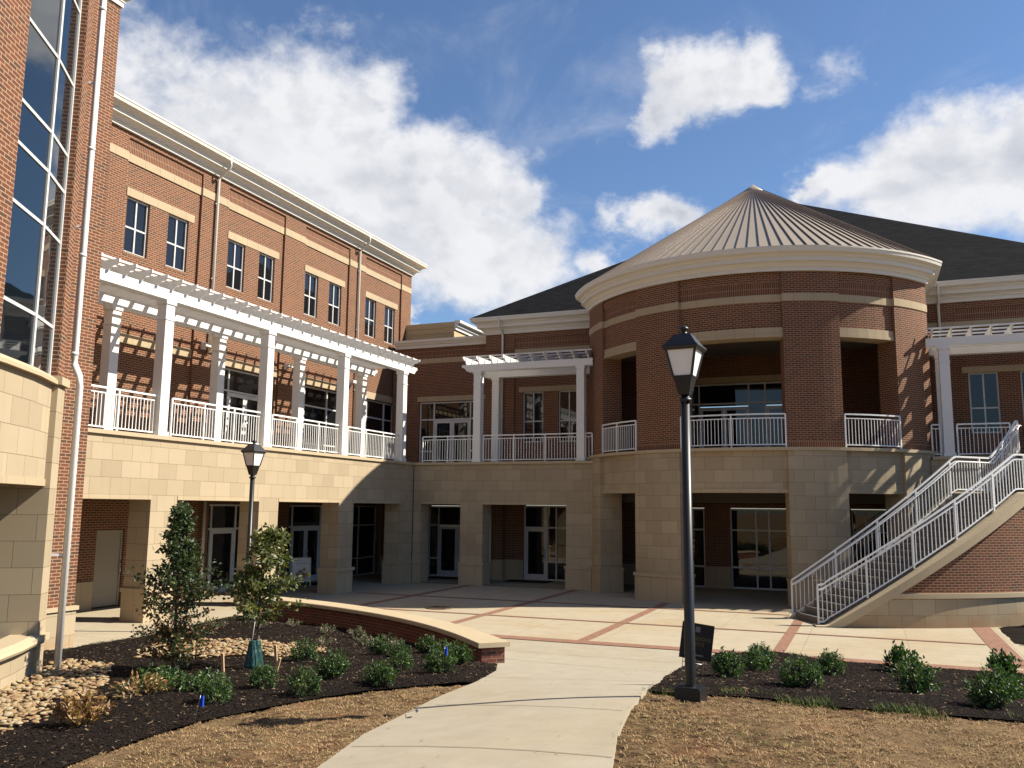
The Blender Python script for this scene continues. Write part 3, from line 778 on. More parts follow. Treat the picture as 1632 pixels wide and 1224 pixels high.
downspout(W, -20.1, 22.63, 14.62, 7.9, (1, 0), .56)
downspout(W, -20.1, 31.63, 14.62, 4.7, (1, 0), .56)
mb = MB(); mb.tube([(-20.0, 22.85, 3.1), (-20.0, 22.85, 0.02)], .05, 8); mb.build('downspout', 'cream', W)
for y_ in (22.4, 26.85, 31.3):
    mb = MB(); mb.box(-20.1, -20.02, y_ - .09, y_ + .09, 7.98, 8.2); mb.box(-20.02, -19.84, y_ - .13, y_ + .13, 8.06, 8.18); mb.build('wall_light', 'white', W)

# ------------------------------------------------------------------ recessed link between the wing and the hall
K = thing('link_building', (-17.6, 35.4, 0), 'low brick link with glazed double doors between the left wing and hipped hall', 'building')
fK = fY(34.9)
mb = MB(); mb.solid(fK, -20.09, -15.19, 4.55, 10.1, [(-18.70, -15.5, 4.62, 7.63)], 0, -.3); mb.build('wall', 'brick', K)
mb = MB(); mb.fbox(fK, -19.9, -15.2, 9.62, 10.05, .015, -.01); mb.build('soldier_course', 'soldier', K)
mb = MB(); mb.fbox(fK, -19.9, -15.2, 9.38, 9.60, .022, -.01); mb.build('stone_band', 'cast', K)
mb = MB(); mb.fbox(fK, -18.78, -15.42, 7.632, 7.86, .02, -.2); mb.build('lintel', 'cast', K)
storefront(K, fK, -18.66, -15.54, 4.62, 7.61, [-17.98, -16.18], [6.82, 5.40], [(-17.98, -16.18)], 2.2, -.1)
mb = MB(); mb.sweep([(-19.95, 34.9), (-15.3, 34.9)], [(0, 10.1), (.10, 10.1), (.10, 10.22), (.14, 10.24), (.2, 10.34), (.24, 10.36), (.24, 10.47), (0, 10.47)]); mb.build('cornice', 'cream', K)
mb = MB(); mb.box(-20.0, -15.1, 34.92, 46, 10.1, 10.42); mb.build('roof', 'shingle', K)
mb = MB(); mb.box(-20.05, -15.2, 35.25, 46, 4.6, 10.09); mb.build('rear_wall', 'brick', K)
PH = thing('roof_penthouse', (-19, 38, 10.42), 'tan roof penthouse with white cornice behind the low link roof', 'building')
mb = MB(); mb.box(-22.5, -17.55, 36.0, 44.0, 10.43, 11.5)
for z_ in (10.72, 10.98, 11.24): mb.box(-22.49, -17.56, 35.975, 36.0, z_, z_ + .03)
mb.build('wall', 'tan', PH)
mb = MB(); mb.sweep([(-17.56, 36.02), (-17.56, 43.9)][::1], [(0, 11.12), (.08, 11.12), (.08, 11.22), (.16, 11.28), (.16, 11.36), (.3, 11.44), (.3, 11.56), (0, 11.56)]); mb.build('cornice', 'white', PH)

# ------------------------------------------------------------------ hipped hall behind the rotunda
H = thing('hipped_hall', (-3.4, 34.3, 0), 'brick hall with dark hipped shingle roof and stone ground arcade behind the rotunda', 'building')
fM = fY(30.96)
mb = MB(); mb.solid(fM, -16.74, -9.3, 0, 4.57, [(-16.41, -14.68, -1, 3.04), (-13.74, -10.37, -1, 3.04)], 0, -.70)
mb.solid(fM, 1.9, 13, 0, 4.57, [(3.4, 6.4, -1, 3.04), (7.5, 10.5, -1, 3.04)], 0, -.70); mb.build('arcade_wall', 'stone', H)
mb = MB()
mb.box(-14.74, -13.68, 30.90, 31.70, .74, .84); mb.box(-14.71, -13.71, 30.93, 31.68, 0, .74)
mb.box(-16.70, -16.35, 30.90, 31.70, .742, .842); mb.box(-16.72, -16.38, 30.935, 31.68, 0, .742)
mb.box(-10.43, -9.4, 30.90, 31.70, .74, .84); mb.box(-10.40, -9.4, 30.93, 31.68, 0, .74); mb.build('pier_base', 'cast', H)
mb = MB()
for a, b in ((-16.41, -14.68), (-13.74, -10.37), (3.4, 6.4), (7.5, 10.5)): mb.box(a + .001, b - .001, 30.945, 31.64, 3.042, 3.15)
mb.build('arcade_lintel', 'cast', H)
mb = MB(); mb.box(-16.70, -9.25, 30.89, 31.7, 4.573, 4.67); mb.box(1.95, 13, 30.89, 31.7, 4.573, 4.67); mb.build('ledge', 'cap', H)
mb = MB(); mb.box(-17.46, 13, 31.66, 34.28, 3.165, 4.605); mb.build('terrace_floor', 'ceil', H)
fG = fY(34.15)
gh = [(-17.72, -15.0, -1, 3.0), (-13.29, -10.9, -1, 3.05), (-8.4, -5.86, -1, 3.0), (-4.91, -1.9, -1, 3.0), (-.62, 1.9, -1, 3.0), (3.6, 6.2, -1, 3.0)]
mb = MB(); mb.solid(fG, -20.05, 13, 0, 4.6, gh, 0, -.3)
mb.box(-15.0, -14.1, 33.75, 34.14, 0, 3.15); mb.build('ground_wall', 'brick', H)
mb = MB()
gs = [-20.05] + [q for h in gh for q in h[:2]] + [13]
for a, b in zip(gs[::2], gs[1::2]): mb.fbox(fG, a + .001, b - .001, 0, .80, .04, .001)
mb.box(-15.04, -14.06, 33.71, 34.1, 0, .80); mb.build('stone_base', 'cast', H)
storefront(H, fG, -17.69, -15.04, .01, 2.97, [-17.25, -15.45], [2.16, .76], [(-17.25, -15.45)], 2.15, -.08)
storefront(H, fG, -13.26, -10.93, .01, 3.02, [-12.28, -11.88, -11.33], [2.13, .76], [(-13.26, -12.28)], 2.13, -.08)
storefront(H, fG, -8.37, -5.89, .01, 2.97, [-7.1], [2.17, .79], [], 2.13, -.08)
storefront(H, fG, -4.88, -1.93, .01, 2.97, [-3.96, -3.49, -2.6], [2.17, .79], [], 2.13, -.08)
storefront(H, fG, -.59, 1.87, .01, 2.97, [-.13, .9], [2.17, .79], [], 2.13, -.08)
storefront(H, fG, 3.63, 6.17, .01, 2.97, [4.9], [2.17, .79], [], 2.13, -.08)
fH = fY(34.3)
wn = [(-13.44, -12.53), (-11.85, -10.94), (3.45, 4.38), (5.06, 5.99)]
mb = MB(); mb.solid(fH, -15.17, 13, 4.61, 10.36, [(a, b, 5.66, 7.80) for a, b in wn] + [(-6.36, -1.34, 4.7, 7.82)], -.06, -.34)
for a, b in ((-15.17, -13.82), (1.4, 3.15), (9.2, 10.5)): mb.fbox(fH, a, b, 4.61, 9.42, 0, -.058); mb.fbox(fH, a, b, 9.66, 10.36, 0, -.058)
mb.fbox(fH, -13.82, 1.4, 10.12, 10.36, 0, -.058); mb.fbox(fH, 3.15, 9.2, 10.12, 10.36, 0, -.058)
mb.box(-15.17, -14.85, 34.66, 46, 4.61, 10.36); mb.build('wall', 'brick', H)
mb = MB(); mb.fbox(fH, -13.81, -9.8, 9.665, 10.118, -.03, -.059); mb.fbox(fH, 3.16, 9.19, 9.665, 10.118, -.03, -.059); mb.build('soldier_course', 'soldier', H)
mb = MB(); mb.fbox(fH, -13.815, -9.8, 9.425, 9.66, -.015, -.059); mb.fbox(fH, 1.41, 9.19, 9.425, 9.66, .012, -.059); mb.build('stone_band', 'cast', H)
for a, b in ((-13.63, -10.76), (3.26, 6.18)):
    mb = MB(); mb.fbox(fH, a, b, 7.80, 8.02, -.035, -.2); mb.build('lintel', 'cast', H)
for a, b in wn: window(H, fH, a, b, 5.66, 7.80, [(a + b) / 2], [6.55], -.14, .05, sill=True)
storefront(H, fH, -6.33, -1.37, 4.72, 7.80, [-6.02, -4.12, -3.51, -1.66], [7.02, 5.4], [(-6.02, -4.12), (-3.51, -1.66)], 2.2, -.14)
mb = MB(); mb.fbox(fH, -6.5, -1.2, 7.822, 8.06, -.04, -.2); mb.build('lintel', 'cast', H)
mb = MB(); mb.sweep([(-15.17, 46), (-15.17, 34.3), (-9.3, 34.3)], prof(10.36, .70, .56)); mb.sweep([(2.0, 34.3), (13.2, 34.3)], prof(10.36, .70, .56)); mb.build('cornice', 'cream', H)
mb = MB(); A = (-3.4, 46.2, 19.0); c_ = [(-15.74, 33.76, 11.05), (8.94, 33.76, 11.05), (8.94, 58.6, 11.05), (-15.74, 58.6, 11.05)]
for i in range(4):
    p0, p1 = Vector(c_[i]), Vector(c_[(i + 1) % 4]); mid = (p0 + p1) / 2; sl = (Vector(A) - mid).length; L = (p1 - p0).length
    mb.face([p0, p1, A], [(0, 0), (L, 0), (L / 2, sl)])
mb.face(c_[::-1]); 
mb.box(8.9, 14, 33.77, 46, 11.03, 11.06); mb.build('roof', 'shingle', H)
downspout(H, -14.35, 34.3, 11.0, 4.7, (0, -1), .54)
downspout(H, 2.62, 34.3, 11.0, 4.7, (0, -1), .54)
mb = MB(); mb.tube([(-14.55, 33.6, 3.1), (-14.55, 33.6, .02)], .05, 8); mb.build('downspout', 'frame', H)

# ------------------------------------------------------------------ rotunda
CX, CY = -3.75, 34.65
T = thing('brick_rotunda', (CX, CY, 0), 'round two storey brick rotunda with stone piers below and conical metal roof', 'building')
RB, RS = 6.60, 6.72
A0, A1 = 205.5, 331.5
OP = [(220.3, 238.6), (254.0, 283.0), (298.4, 316.3)]
PI_ = [(A0, 220.3), (238.6, 254.0), (283.0, 298.4), (316.3, A1)]
fS = fA(CX, CY, RS); fB = fA(CX, CY, RB)
rs_ = lambda a: R(a) * RS
rb_ = lambda a: R(a) * RB
mb = MB()
for a, b in PI_: mb.solid(fS, rs_(a), rs_(b), 0, 4.76, (), 0, -.85, .35)
for a, b in OP: mb.solid(fS, rs_(a), rs_(b), 3.58, 4.76, (), -.12, -.8, .35)
for xx, dirn in ((fS(rs_(A0), 0, 0), 1), (fS(rs_(A1), 0, 0), -1)):
    mb.box(min(xx.x, xx.x + dirn * .5), max(xx.x, xx.x + dirn * .5), xx.y + .02, 34.1, 0, 4.76)
mb.build('stone_piers', 'stone2', T)
mb = MB()
for a, b in OP: mb.solid(fS, rs_(a), rs_(b), 3.46, 3.58, (), -.09, -.79, .35)
mb.build('arcade_lintel', 'cast', T)
mb = MB()
for a, b in PI_:
    mb.solid(fS, rs_(a) - .05, rs_(b) + .05, .76, .86, (), .07, -.9, .35); mb.solid(fS, rs_(a) - .025, rs_(b) + .025, 0, .76, (), .03, -.88, .35)
mb.build('pier_base', 'cast', T)
mb = MB(); mb.solid(fS, rs_(A0) - .02, rs_(A1) + .02, 4.762, 4.86, (), .05, -1.0, .35); mb.build('ledge', 'cap', T)
mb = MB()
n = 40; cc = [(CX + 5.9 * math.cos(R(203 + 131 * i / n)), CY + 5.9 * math.sin(R(203 + 131 * i / n))) for i in range(n + 1)]
poly = [(x, min(y, 34.28)) for x, y in cc]
for z_, fl in ((4.62, 0), (3.60, 1)): mb.face([(x, y, z_) for x, y in (poly if not fl else poly[::-1])])
mb.build('terrace_floor', 'ceil', T)
mb = MB()
for a, b in PI_: mb.solid(fB, rb_(a), rb_(b), 4.862, 9.49, (), 0, -.75, .35); mb.solid(fB, rb_(a), rb_(b), 9.735, 10.46, (), 0, -.75, .35)
for a, b in OP: mb.solid(fB, rb_(a), rb_(b), 8.66, 9.49, (), -.12, -.7, .35); mb.solid(fB, rb_(a), rb_(b), 10.14, 10.46, (), -.07, -.7, .35)
for xx, dirn in ((fB(rb_(A0), 0, 0), 1), (fB(rb_(A1), 0, 0), -1)):
    mb.box(min(xx.x, xx.x + dirn * .4), max(xx.x, xx.x + dirn * .4), xx.y + .02, 34.28, 4.8, 10.46)
mb.build('wall', 'brick', T)
mb = MB()
for a, b in OP: mb.solid(fB, rb_(a), rb_(b), 9.73, 10.138, (), -.10, -.6, .35)
for a, b in PI_: mb.solid(fB, rb_(a) - .002, rb_(b) + .002, 4.865, 5.08, (), .004, -.3, .35)
mb.build('soldier_course', 'soldier', T)
mb = MB()
for a, b in OP: mb.solid(fB, rb_(a), rb_(b), 9.492, 9.728, (), -.09, -.6, .35)
for a, b in PI_: mb.solid(fB, rb_(a) - .003, rb_(b) + .003, 9.491, 9.733, (), .022, -.6, .35)
mb.build('stone_band', 'cast', T)
for a, b in OP:
    mb = MB(); mb.solid(fB, rb_(a), rb_(b), 8.45, 8.659, (), -.08, -.7, .35); mb.solid(fB, rb_(a), rb_(b), 8.35, 8.449, (), -.06, -.71, .35); mb.build('lintel', 'cast', T)
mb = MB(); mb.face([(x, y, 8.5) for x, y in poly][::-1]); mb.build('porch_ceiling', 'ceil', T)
e0, e1 = fB(rb_(A0), 0, 0), fB(rb_(A1), 0, 0)
path = [(e0.x, 34.2)] + [(CX + RB * math.cos(R(a)), CY + RB * math.sin(R(a))) for a in [A0 + (A1 - A0) * i / 60 for i in range(61)]] + [(e1.x, 34.2)]
mb = MB(); mb.sweep(path, prof(10.45, .70, .55)); mb.build('cornice', 'cream', T)
mb = MB(); RC, ZC, ZA = 7.10, 11.12, 15.72
ap = Vector((CX, CY, ZA)); B0, B1 = A0 - 1.5, A1 + 1.5; NR = 44
cp = lambda r_, t: Vector((CX + r_ * math.cos(R(t)), CY + r_ * math.sin(R(t)), ZA - (ZA - ZC) * r_ / RC))
for i in range(NR):
    a, b = B0 + (B1 - B0) * i / NR, B0 + (B1 - B0) * (i + 1) / NR
    mb.face([cp(RC, a), cp(RC, b), cp(.2, b), cp(.2, a)])
    if i:
        nrm = Vector((math.cos(R(a)) * .55, math.sin(R(a)) * .55, .84)); mb.bar(cp(RC, a) + nrm * .024, cp(.5, a) + nrm * .015, .02, .036, 1, nrm)
for t in (B0, B1):      # straight flanks running back into the hipped roof
    q = cp(RC, t); back = Vector((q.x, 34.0, q.z)); rb = Vector((CX, 41.1, ZA))
    mb.face([q, back, rb, ap] if t == B1 else [ap, rb, back, q]); 
    e = Vector((0, 0, 1)); mb.bar(q + e * .04, ap + e * .04, .10, .05, 0, e); mb.box(min(q.x, q.x + (.1 if t == B0 else -.1)), max(q.x, q.x + (.1 if t == B0 else -.1)), q.y, 34.2, q.z - .1, q.z)
mb.build('conical_roof', ['metalroof', 'seam'], T)
mb = MB(); mb.tube([(CX, CY, ZA - .30), (CX, CY, ZA - .27), (CX, CY, ZA + .10)], [.50, .50, .02], 16); mb.build('roof_cap', 'metalroof', T)


# ------------------------------------------------------------------ railings
def railing(name, f, u0, u1, zb, label, group, step=None, zt=1.06, first=True, last=True, post=1.35, zfun=None):
    """guard rail along a mapped line: f(u, z, d); zfun gives the foot height along u"""
    zf = zfun or (lambda u: zb)
    mid = f((u0 + u1) / 2, zf((u0 + u1) / 2), 0)
    t = thing(name, mid, label, 'railing', group)
    n = max(1, math.ceil((u1 - u0) / (step or 9e9)))
    def run(mbx, h0, h1, w, d=0.):
        for i in range(n):
            a, b = u0 + (u1 - u0) * i / n, u0 + (u1 - u0) * (i + 1) / n
            p = [f(a, zf(a) + h0, d - w / 2), f(b, zf(b) + h0, d - w / 2), f(b, zf(b) + h0, d + w / 2), f(a, zf(a) + h0, d + w / 2),
                 f(a, zf(a) + h1, d - w / 2), f(b, zf(b) + h1, d - w / 2), f(b, zf(b) + h1, d + w / 2), f(a, zf(a) + h1, d + w / 2)]
            mbx.hexa(p)
    mb = MB(); run(mb, zt - .045, zt, .055); mb.build('top_rail', 'rail', t)
    mb = MB(); run(mb, zt - .165, zt - .135, .034); mb.build('upper_bar', 'rail', t)
    mb = MB(); run(mb, .07, .105, .034); mb.build('bottom_bar', 'rail', t)
    mb = MB(); k = max(2, round((u1 - u0) / .112))
    for i in range(1, k):
        u = u0 + (u1 - u0) * i / k
        mb.fbox(f, u - .009, u + .009, zf(u) + .09, zf(u) + zt - .15, -.009, .009)
    mb.build('balusters', 'rail', t)
    k = max(1, round((u1 - u0) / post))
    for i in range(k + 1):
        if (i == 0 and not first) or (i == k and not last): continue
        u = u0 + (u1 - u0) * i / k
        mb = MB(); mb.fbox(f, u - .022, u + .022, zf(u), zf(u) + zt - .03, -.024, .024); mb.build('post', 'rail', t)
    return t


fr_ = fX(-16.98)
GL = 'white balcony railings on the left terrace'
for a, b, lab in ((13.6, 17.40, 'white balcony railing nearest the brick tower on the left terrace'), (17.92, 21.62, 'white balcony railing in front of the blank bay and first terrace doors'),
                  (22.14, 25.88, 'white balcony railing directly above the far lamp post'), (26.4, 30.1, 'last white railing of the left terrace, ending at the inner corner')):
    railing('balcony_railing', fr_, a, b, 4.67, lab, GL)
fr2 = fY(31.18)
railing('balcony_railing', fr2, -16.5, -14.28, 4.67, 'short white railing in front of the shaded upper double doors', 'white railings on the shaded terraces')
railing('balcony_railing', fr2, -13.84, -10.0, 4.67, 'white railing below the small middle pergola', 'white railings on the shaded terraces')
railing('balcony_railing', fr2, -9.68, -9.42, 4.67, 'narrow stub of railing between pergola post and rotunda', 'white railings on the shaded terraces', post=9)
railing('balcony_railing', fr2, 1.98, 2.22, 4.67, 'narrow stub of railing right of the rotunda beside a pergola post', 'white railings on the shaded terraces', post=9)
railing('balcony_railing', fr2, 2.72, 4.2, 4.67, 'white railing on the right terrace beside the stair head', 'white railings on the shaded terraces')
railing('balcony_railing', fr2, 6.2, 12, 4.67, 'white railing on the right terrace beyond the stairs', 'white railings on the shaded terraces')
fr3 = fA(CX, CY, 6.62)
for (a, b), lab in zip(OP, ('curved railing in the narrow left opening of the rotunda', 'curved railing across the wide middle opening of the rotunda', 'curved railing in the right opening of the rotunda')):
    railing('balcony_railing', fr3, R(a) * 6.62 + .03, R(b) * 6.62 - .03, 4.86, lab, 'curved rotunda railings', step=.3)


# ------------------------------------------------------------------ curved outside stair
def st_shift(r): return 281.0 + 2.9 * (r - 9.0) / 1.5
RISE1, RISE2 = 20, 7
def stz(a, r):
    """continuous stair line height"""
    s = a - st_shift(r)
    if s <= 0: return 0.
    if s < 31.4: return s * 3.45 / 31.4
    if s < 41.0: return 3.45
    return min(4.67, 3.45 + (s - 41.0) * 1.22 / 11.2)


SR = thing('curved_staircase', (CX + 9.75 * math.cos(R(297)), CY + 9.75 * math.sin(R(297)), 0), 'curved outside staircase with brick side wall rising from plaza to right terrace', 'staircase')
def pol(r, a, z): return Vector((CX + r * math.cos(R(a)), CY + r * math.sin(R(a)), z))
mb = MB()
def tread(s0, s1, z):
    r0, r1 = 9.06, 10.46; a = [(r0, st_shift(r0) + s0), (r1, st_shift(r1) + s0), (r1, st_shift(r1) + s1), (r0, st_shift(r0) + s1)]
    mb.hexa([pol(r, t, max(-.1, z - .45)) for r, t in a] + [pol(r, t, z) for r, t in a])
for i in range(RISE1): tread(31.4 / RISE1 * i, 31.4 / RISE1 * (i + 1) + (.08 if i < RISE1 - 1 else 0), (i + 1) * 3.45 / RISE1)
for i in range(5): tread(31.4 + 1.92 * i, 31.4 + 1.92 * (i + 1), 3.45)
for i in range(RISE2): tread(41 + 11.2 / RISE2 * i, 41 + 11.2 / RISE2 * (i + 1), 3.45 + (i + 1) * 1.22 / RISE2)
for i in range(4): tread(52.2 + 1.9 * i, 52.2 + 1.9 * (i + 1), 4.665)
mb.build('steps', 'treadstone', SR)
def stringer(r0, r1, aend, zb, zt, name, matn, N=60, a_start=None):
    """wall between radii, top follows the stair line"""
    mbx = MB(); a_s = a_start or st_shift(r1)
    pr = None
    for i in range(N + 1):
        a = a_s + (aend - a_s) * i / N
        rm = (r0 + r1) / 2
        zt_ = zt(a, rm); zb_ = zb(a, rm)
        L = R(a - 281) * r1
        cur = (a, zb_, max(zt_, zb_), L)
        if pr:
            (a1, b1, t1, L1), (a2, b2, t2, L2) = pr, cur
            if t1 - b1 > .003 or t2 - b2 > .003:
                P = [pol(r1, a1, b1), pol(r1, a2, b2), pol(r1, a2, t2), pol(r1, a1, t1)]
                mbx.face(P, [(L1, b1), (L2, b2), (L2, t2), (L1, t1)])
                Q = [pol(r0, a1, b1), pol(r0, a2, b2), pol(r0, a2, t2), pol(r0, a1, t1)]
                mbx.face(Q[::-1], [(L1, t1), (L2, t2), (L2, b2), (L1, b1)])
                mbx.face([P[3], P[2], Q[2], Q[3]], [(L1, 0), (L2, 0), (L2, r1 - r0), (L1, r1 - r0)]); mbx.face([Q[0], Q[1], P[1], P[0]], [(L1, 0), (L2, 0), (L2, r1 - r0), (L1, r1 - r0)])
        pr = cur
    return mbx.build(name, matn, SR)
lo = lambda k: (lambda a, r: max(0., stz(a, r) + k))
stringer(10.50, 10.76, 338, lambda a, r: .86, lambda a, r: max(.86, stz(a, r) - .20), 'side_wall', 'brick', 70)
stringer(10.49, 10.79, 338, lambda a, r: 0., lambda a, r: min(.74, max(0, stz(a, r) - .2)), 'stone_base', 'stone', 70)
stringer(10.47, 10.84, 338, lambda a, r: .742, lambda a, r: min(.86, max(.742, stz(a, r) - .2)), 'base_band', 'cap', 90, 288.5)
stringer(10.46, 10.86, 338, lambda a, r: max(0, stz(a, 10.65) - .2), lambda a, r: stz(a, 10.65) - .03 + .06, 'stringer_cap', 'cap', 90, 282.6)
stringer(8.80, 9.05, 336, lambda a, r: 0., lambda a, r: max(0, stz(a, r) - .16), 'inner_wall', 'stone', 70, 281.)
stringer(8.74, 9.09, 336, lambda a, r: max(0, stz(a, 8.95) - .16), lambda a, r: stz(a, 8.95) + .05, 'stringer_cap', 'cap', 90, 280.6)


def rail_arc(name, r, s0, s1, label):
    f = fA(CX, CY, r)
    a0 = st_shift(r) + s0; a1 = st_shift(r) + s1
    t = railing(name, f, R(a0) * r, R(a1) * r, 0, label, 'white stair railings', step=.14, zt=1.04, zfun=lambda u: stz(math.degrees(u / r), r) + (.03 if stz(math.degrees(u / r), r) > .02 else 0), post=1.25)
    # separate grab rail on brackets, on the stair side
    q = -.10 if r > 10 else .10
    mb = MB(); pts = []
    N = 70
    for i in range(N + 1):
        u = R(a0) * r + (R(a1) - R(a0)) * r * i / N; pts.append(f(u, stz(math.degrees(u / r), r) + .90, q))
    mb.tube(pts, .02, 6); mb.build('grab_rail', 'rail', t)
    k = round((a1 - a0) / 8)
    for i in range(k):
        u = R(a0 + (a1 - a0) * (i + .5) / k) * r; z = stz(math.degrees(u / r), r)
        mb = MB(); mb.tube([f(u, z + .80, 0), f(u, z + .83, q * .7), f(u, z + .89, q)], .009, 5); mb.build('bracket', 'rail', t)
    return t


rail_arc('stair_railing', 10.5, -.6, 54, 'front white railing of the curved stairs, on the brick side wall')
rail_arc('stair_railing', 9.0, -.3, 53, 'rear white railing of the curved stairs, nearer the rotunda')


# ------------------------------------------------------------------ pergolas
def pergola(par, along, us, v0, v1, u_lo, u_hi, rsp, zb=4.67, ends=(True, True)):
    """along 'y' (left terrace) or 'x': posts at us, front line v0, back line v1"""
    def P(u, v, z): return Vector((v, u, z)) if along == 'y' else Vector((u, v, z))
    def bx(mb, ua, ub, va, vb, z0, z1):
        p, q = P(ua, va, 0), P(ub, vb, 0); mb.box(min(p.x, q.x), max(p.x, q.x), min(p.y, q.y), max(p.y, q.y), z0, z1)
    w = .15
    for v in (v0, v1):
        for u in us:
            mb = MB(); bx(mb, u - w, u + w, v - w, v + w, zb, 8.20); bx(mb, u - w - .03, u + w + .03, v - w - .03, v + w + .03, zb, zb + .12)
            bx(mb, u - w - .02, u + w + .02, v - w - .02, v + w + .02, 7.72, 7.75); bx(mb, u - w - .03, u + w + .03, v - w - .03, v + w + .03, 8.14, 8.25); mb.build('post', 'white', par)
    for v in (v0, v1):
        mb = MB(); h0, h1 = 8.25, 8.52
        a, b = (u_lo, u_hi)
        for dv in (-.16, .10):
            pts = [(a + (.0 if ends[0] else 0), h1), (a, h1 - .10), (a + .12, h1 - .14), (a + .22, h0), (b - .22, h0), (b - .12, h1 - .14), (b, h1 - .10), (b, h1)]
            if not ends[0]: pts[1:4] = [(a, h0)]
            if not ends[1]: pts[-4:-1] = [(b, h0)]
            f0 = [P(u, v + dv, z) for u, z in pts]; f1 = [P(u, v + dv + .06, z) for u, z in pts]
            mb.face(f0); mb.face(f1[::-1])
            for i in range(len(pts)): j = (i + 1) % len(pts); mb.face([f0[j], f0[i], f1[i], f1[j]])
        mb.build('beam', 'white', par)
    # rafters across, shaped tails
    va, vb = (v0 + .46, v1 - .75) if v0 > v1 else (v0 - .46, v1 + .60)
    s_ = 1 if vb > va else -1
    pr = [(va, 8.80), (va, 8.72), (va + s_ * .10, 8.66), (va + s_ * .24, 8.64), (va + s_ * .34, 8.525), (vb - s_ * .34, 8.525), (vb - s_ * .24, 8.64), (vb, 8.70), (vb, 8.80)]
    first = None; u = u_lo + .18
    pm = parent_off(par)
    while u < u_hi - .1:
        if first is None:
            mb = MB(); f0 = [P(u - .022, v, z) for v, z in pr]; f1 = [P(u + .022, v, z) for v, z in pr]
            mb.face(f0); mb.face(f1[::-1])
            for i in range(len(pr)): j = (i + 1) % len(pr); mb.face([f0[j], f0[i], f1[i], f1[j]])
            first = mb.build('rafter', 'white', par); ub = u
        else:
            c = first.copy(); col.objects.link(c); c.parent = par; c.location = P(u - ub, 0, 0) if along == 'y' else Vector((u - ub, 0, 0))
        u += rsp
    k = 11 if along == 'y' else 5
    for i in range(k):
        v = va + s_ * .24 + (vb - va - s_ * .40) * i / (k - 1)
        mb = MB(); bx(mb, u_lo + .02, u_hi - .02, v - .022, v + .022, 8.802, 8.852); mb.build('purlin', 'white', par)


pg = thing('pergola', (-17.9, 22, 4.67), 'long white pergola over the sunlit left terrace against the brick wing', 'pergola', 'white pergolas')
pergola(pg, 'y', [13.25, 17.5, 21.75, 26.0, 30.22], -16.98, -18.85, 12.6, 31.15, .53, ends=(False, True))
pg = thing('pergola', (-12, 32, 4.67), 'small white pergola on the shaded terrace left of the rotunda', 'pergola', 'white pergolas')
pergola(pg, 'x', [-14.08, -9.84], 31.18, 33.0, -14.75, -9.35, .56, ends=(True, False))
pg = thing('pergola', (7, 32, 4.67), 'white pergola on the right terrace behind the stair head', 'pergola', 'white pergolas')
pergola(pg, 'x', [2.46, 6.7, 10.95], 31.18, 33.0, 1.95, 12.5, .57, ends=(False, True))

# ------------------------------------------------------------------ left stair tower with curtain wall
TW = thing('glass_stair_tower', (-12.5, 8, 0), 'near brick tower with curved tall curtain wall over stone base, at left edge', 'building')
TP = [Vector((-12.03, 10.01)), Vector((-11.47, 9.23)), Vector((-10.86, 8.18)), Vector((-10.33, 7.02)), Vector((-9.93, 5.85)), Vector((-9.65, 4.6)), Vector((-9.5, 3.2)), Vector((-9.5, 1.6))]
def fP(a, b):
    t = (b - a).normalized(); nrm = Vector((t.y, -t.x))
    if nrm.x < 0: nrm = -nrm
    return (lambda u, z, d: Vector((a.x + t.x * u + nrm.x * d, a.y + t.y * u + nrm.y * d, z))), (b - a).length
wallm = MB(); brm = MB(); capm = MB()
inner = []
for i in range(len(TP) - 1):
    f, L = fP(TP[i], TP[i + 1])
    if i < 2:
        tz = [4.92, 5.72, 7.12, 7.97, 8.60, 9.83, 11.15, 12.5, 13.6]
        mb = MB(); w = .05
        mb.fbox(f, 0 if i else .0, w, 4.9, 13.6, .015, -.08); mb.fbox(f, L - w / 2, L, 4.9, 13.6, .012, -.08)
        for z in tz: mb.fbox(f, w, L - w / 2, z - .025, z + .025, .005, -.08)
        o = mb.build('curtain_wall', 'frame', TW)
        pm = MB(); pm.face([f(0, 4.9, -.012), f(L, 4.9, -.012), f(L, 13.6, -.012), f(0, 13.6, -.012)]); pm.build('pane', 'tglass', o)
    else:
        brm.fbox(f, .0, L + .01, 4.9, 13.9, .03, -.35)
brm_uv = None
brm.build('wall', 'brick', TW)
path = [tuple(p) for p in TP]
def off(path, o, mb, z0, z1, th):
    mb.sweep(path, [(o, z0), (o, z1), (o - th, z1), (o - th, z0)])
rev = path[::-1]      # travel so that outward is to the right
mb = MB(); off(rev, 0.05, mb, 3.30, 4.80, .35); mb.build('stone_wall', 'stone', TW)
mb = MB(); off(rev, 0.07, mb, 3.19, 3.298, .37); mb.build('stone_lintel', 'cast', TW)
mb = MB(); mb.sweep(rev, [(.14, 4.80), (.14, 4.86), (.05, 4.93), (-.1, 4.93), (-.1, 4.80)]); mb.build('ledge', 'cap', TW)
mb = MB(); off(rev, 0.10, mb, -.2, .80, .20); mb.build('planter_wall', 'stone', TW)
mb = MB(); mb.sweep(rev, [(.20, .80), (.22, .84), (.20, .88), (.10, .93), (-.25, .93), (-.25, .80)]); mb.build('planter_cap', 'cap', TW)
f, L = fP(TP[0], TP[1])
mb = MB(); mb.fbox(f, -.38, -.001, 4.93, 13.9, .12, -.3); mb.build('brick_pier', 'brick', TW)
mb = MB(); mb.fbox(f, -.42, -.002, -.2, 4.80, .14, -.62); mb.build('stone_pier', 'stone', TW)
mb = MB(); mb.fbox(f, -.46, .03, 4.802, 4.93, .20, -.3); mb.fbox(f, -.46, .0, .80, .90, .20, -.62); mb.build('pier_cap', 'cap', TW)
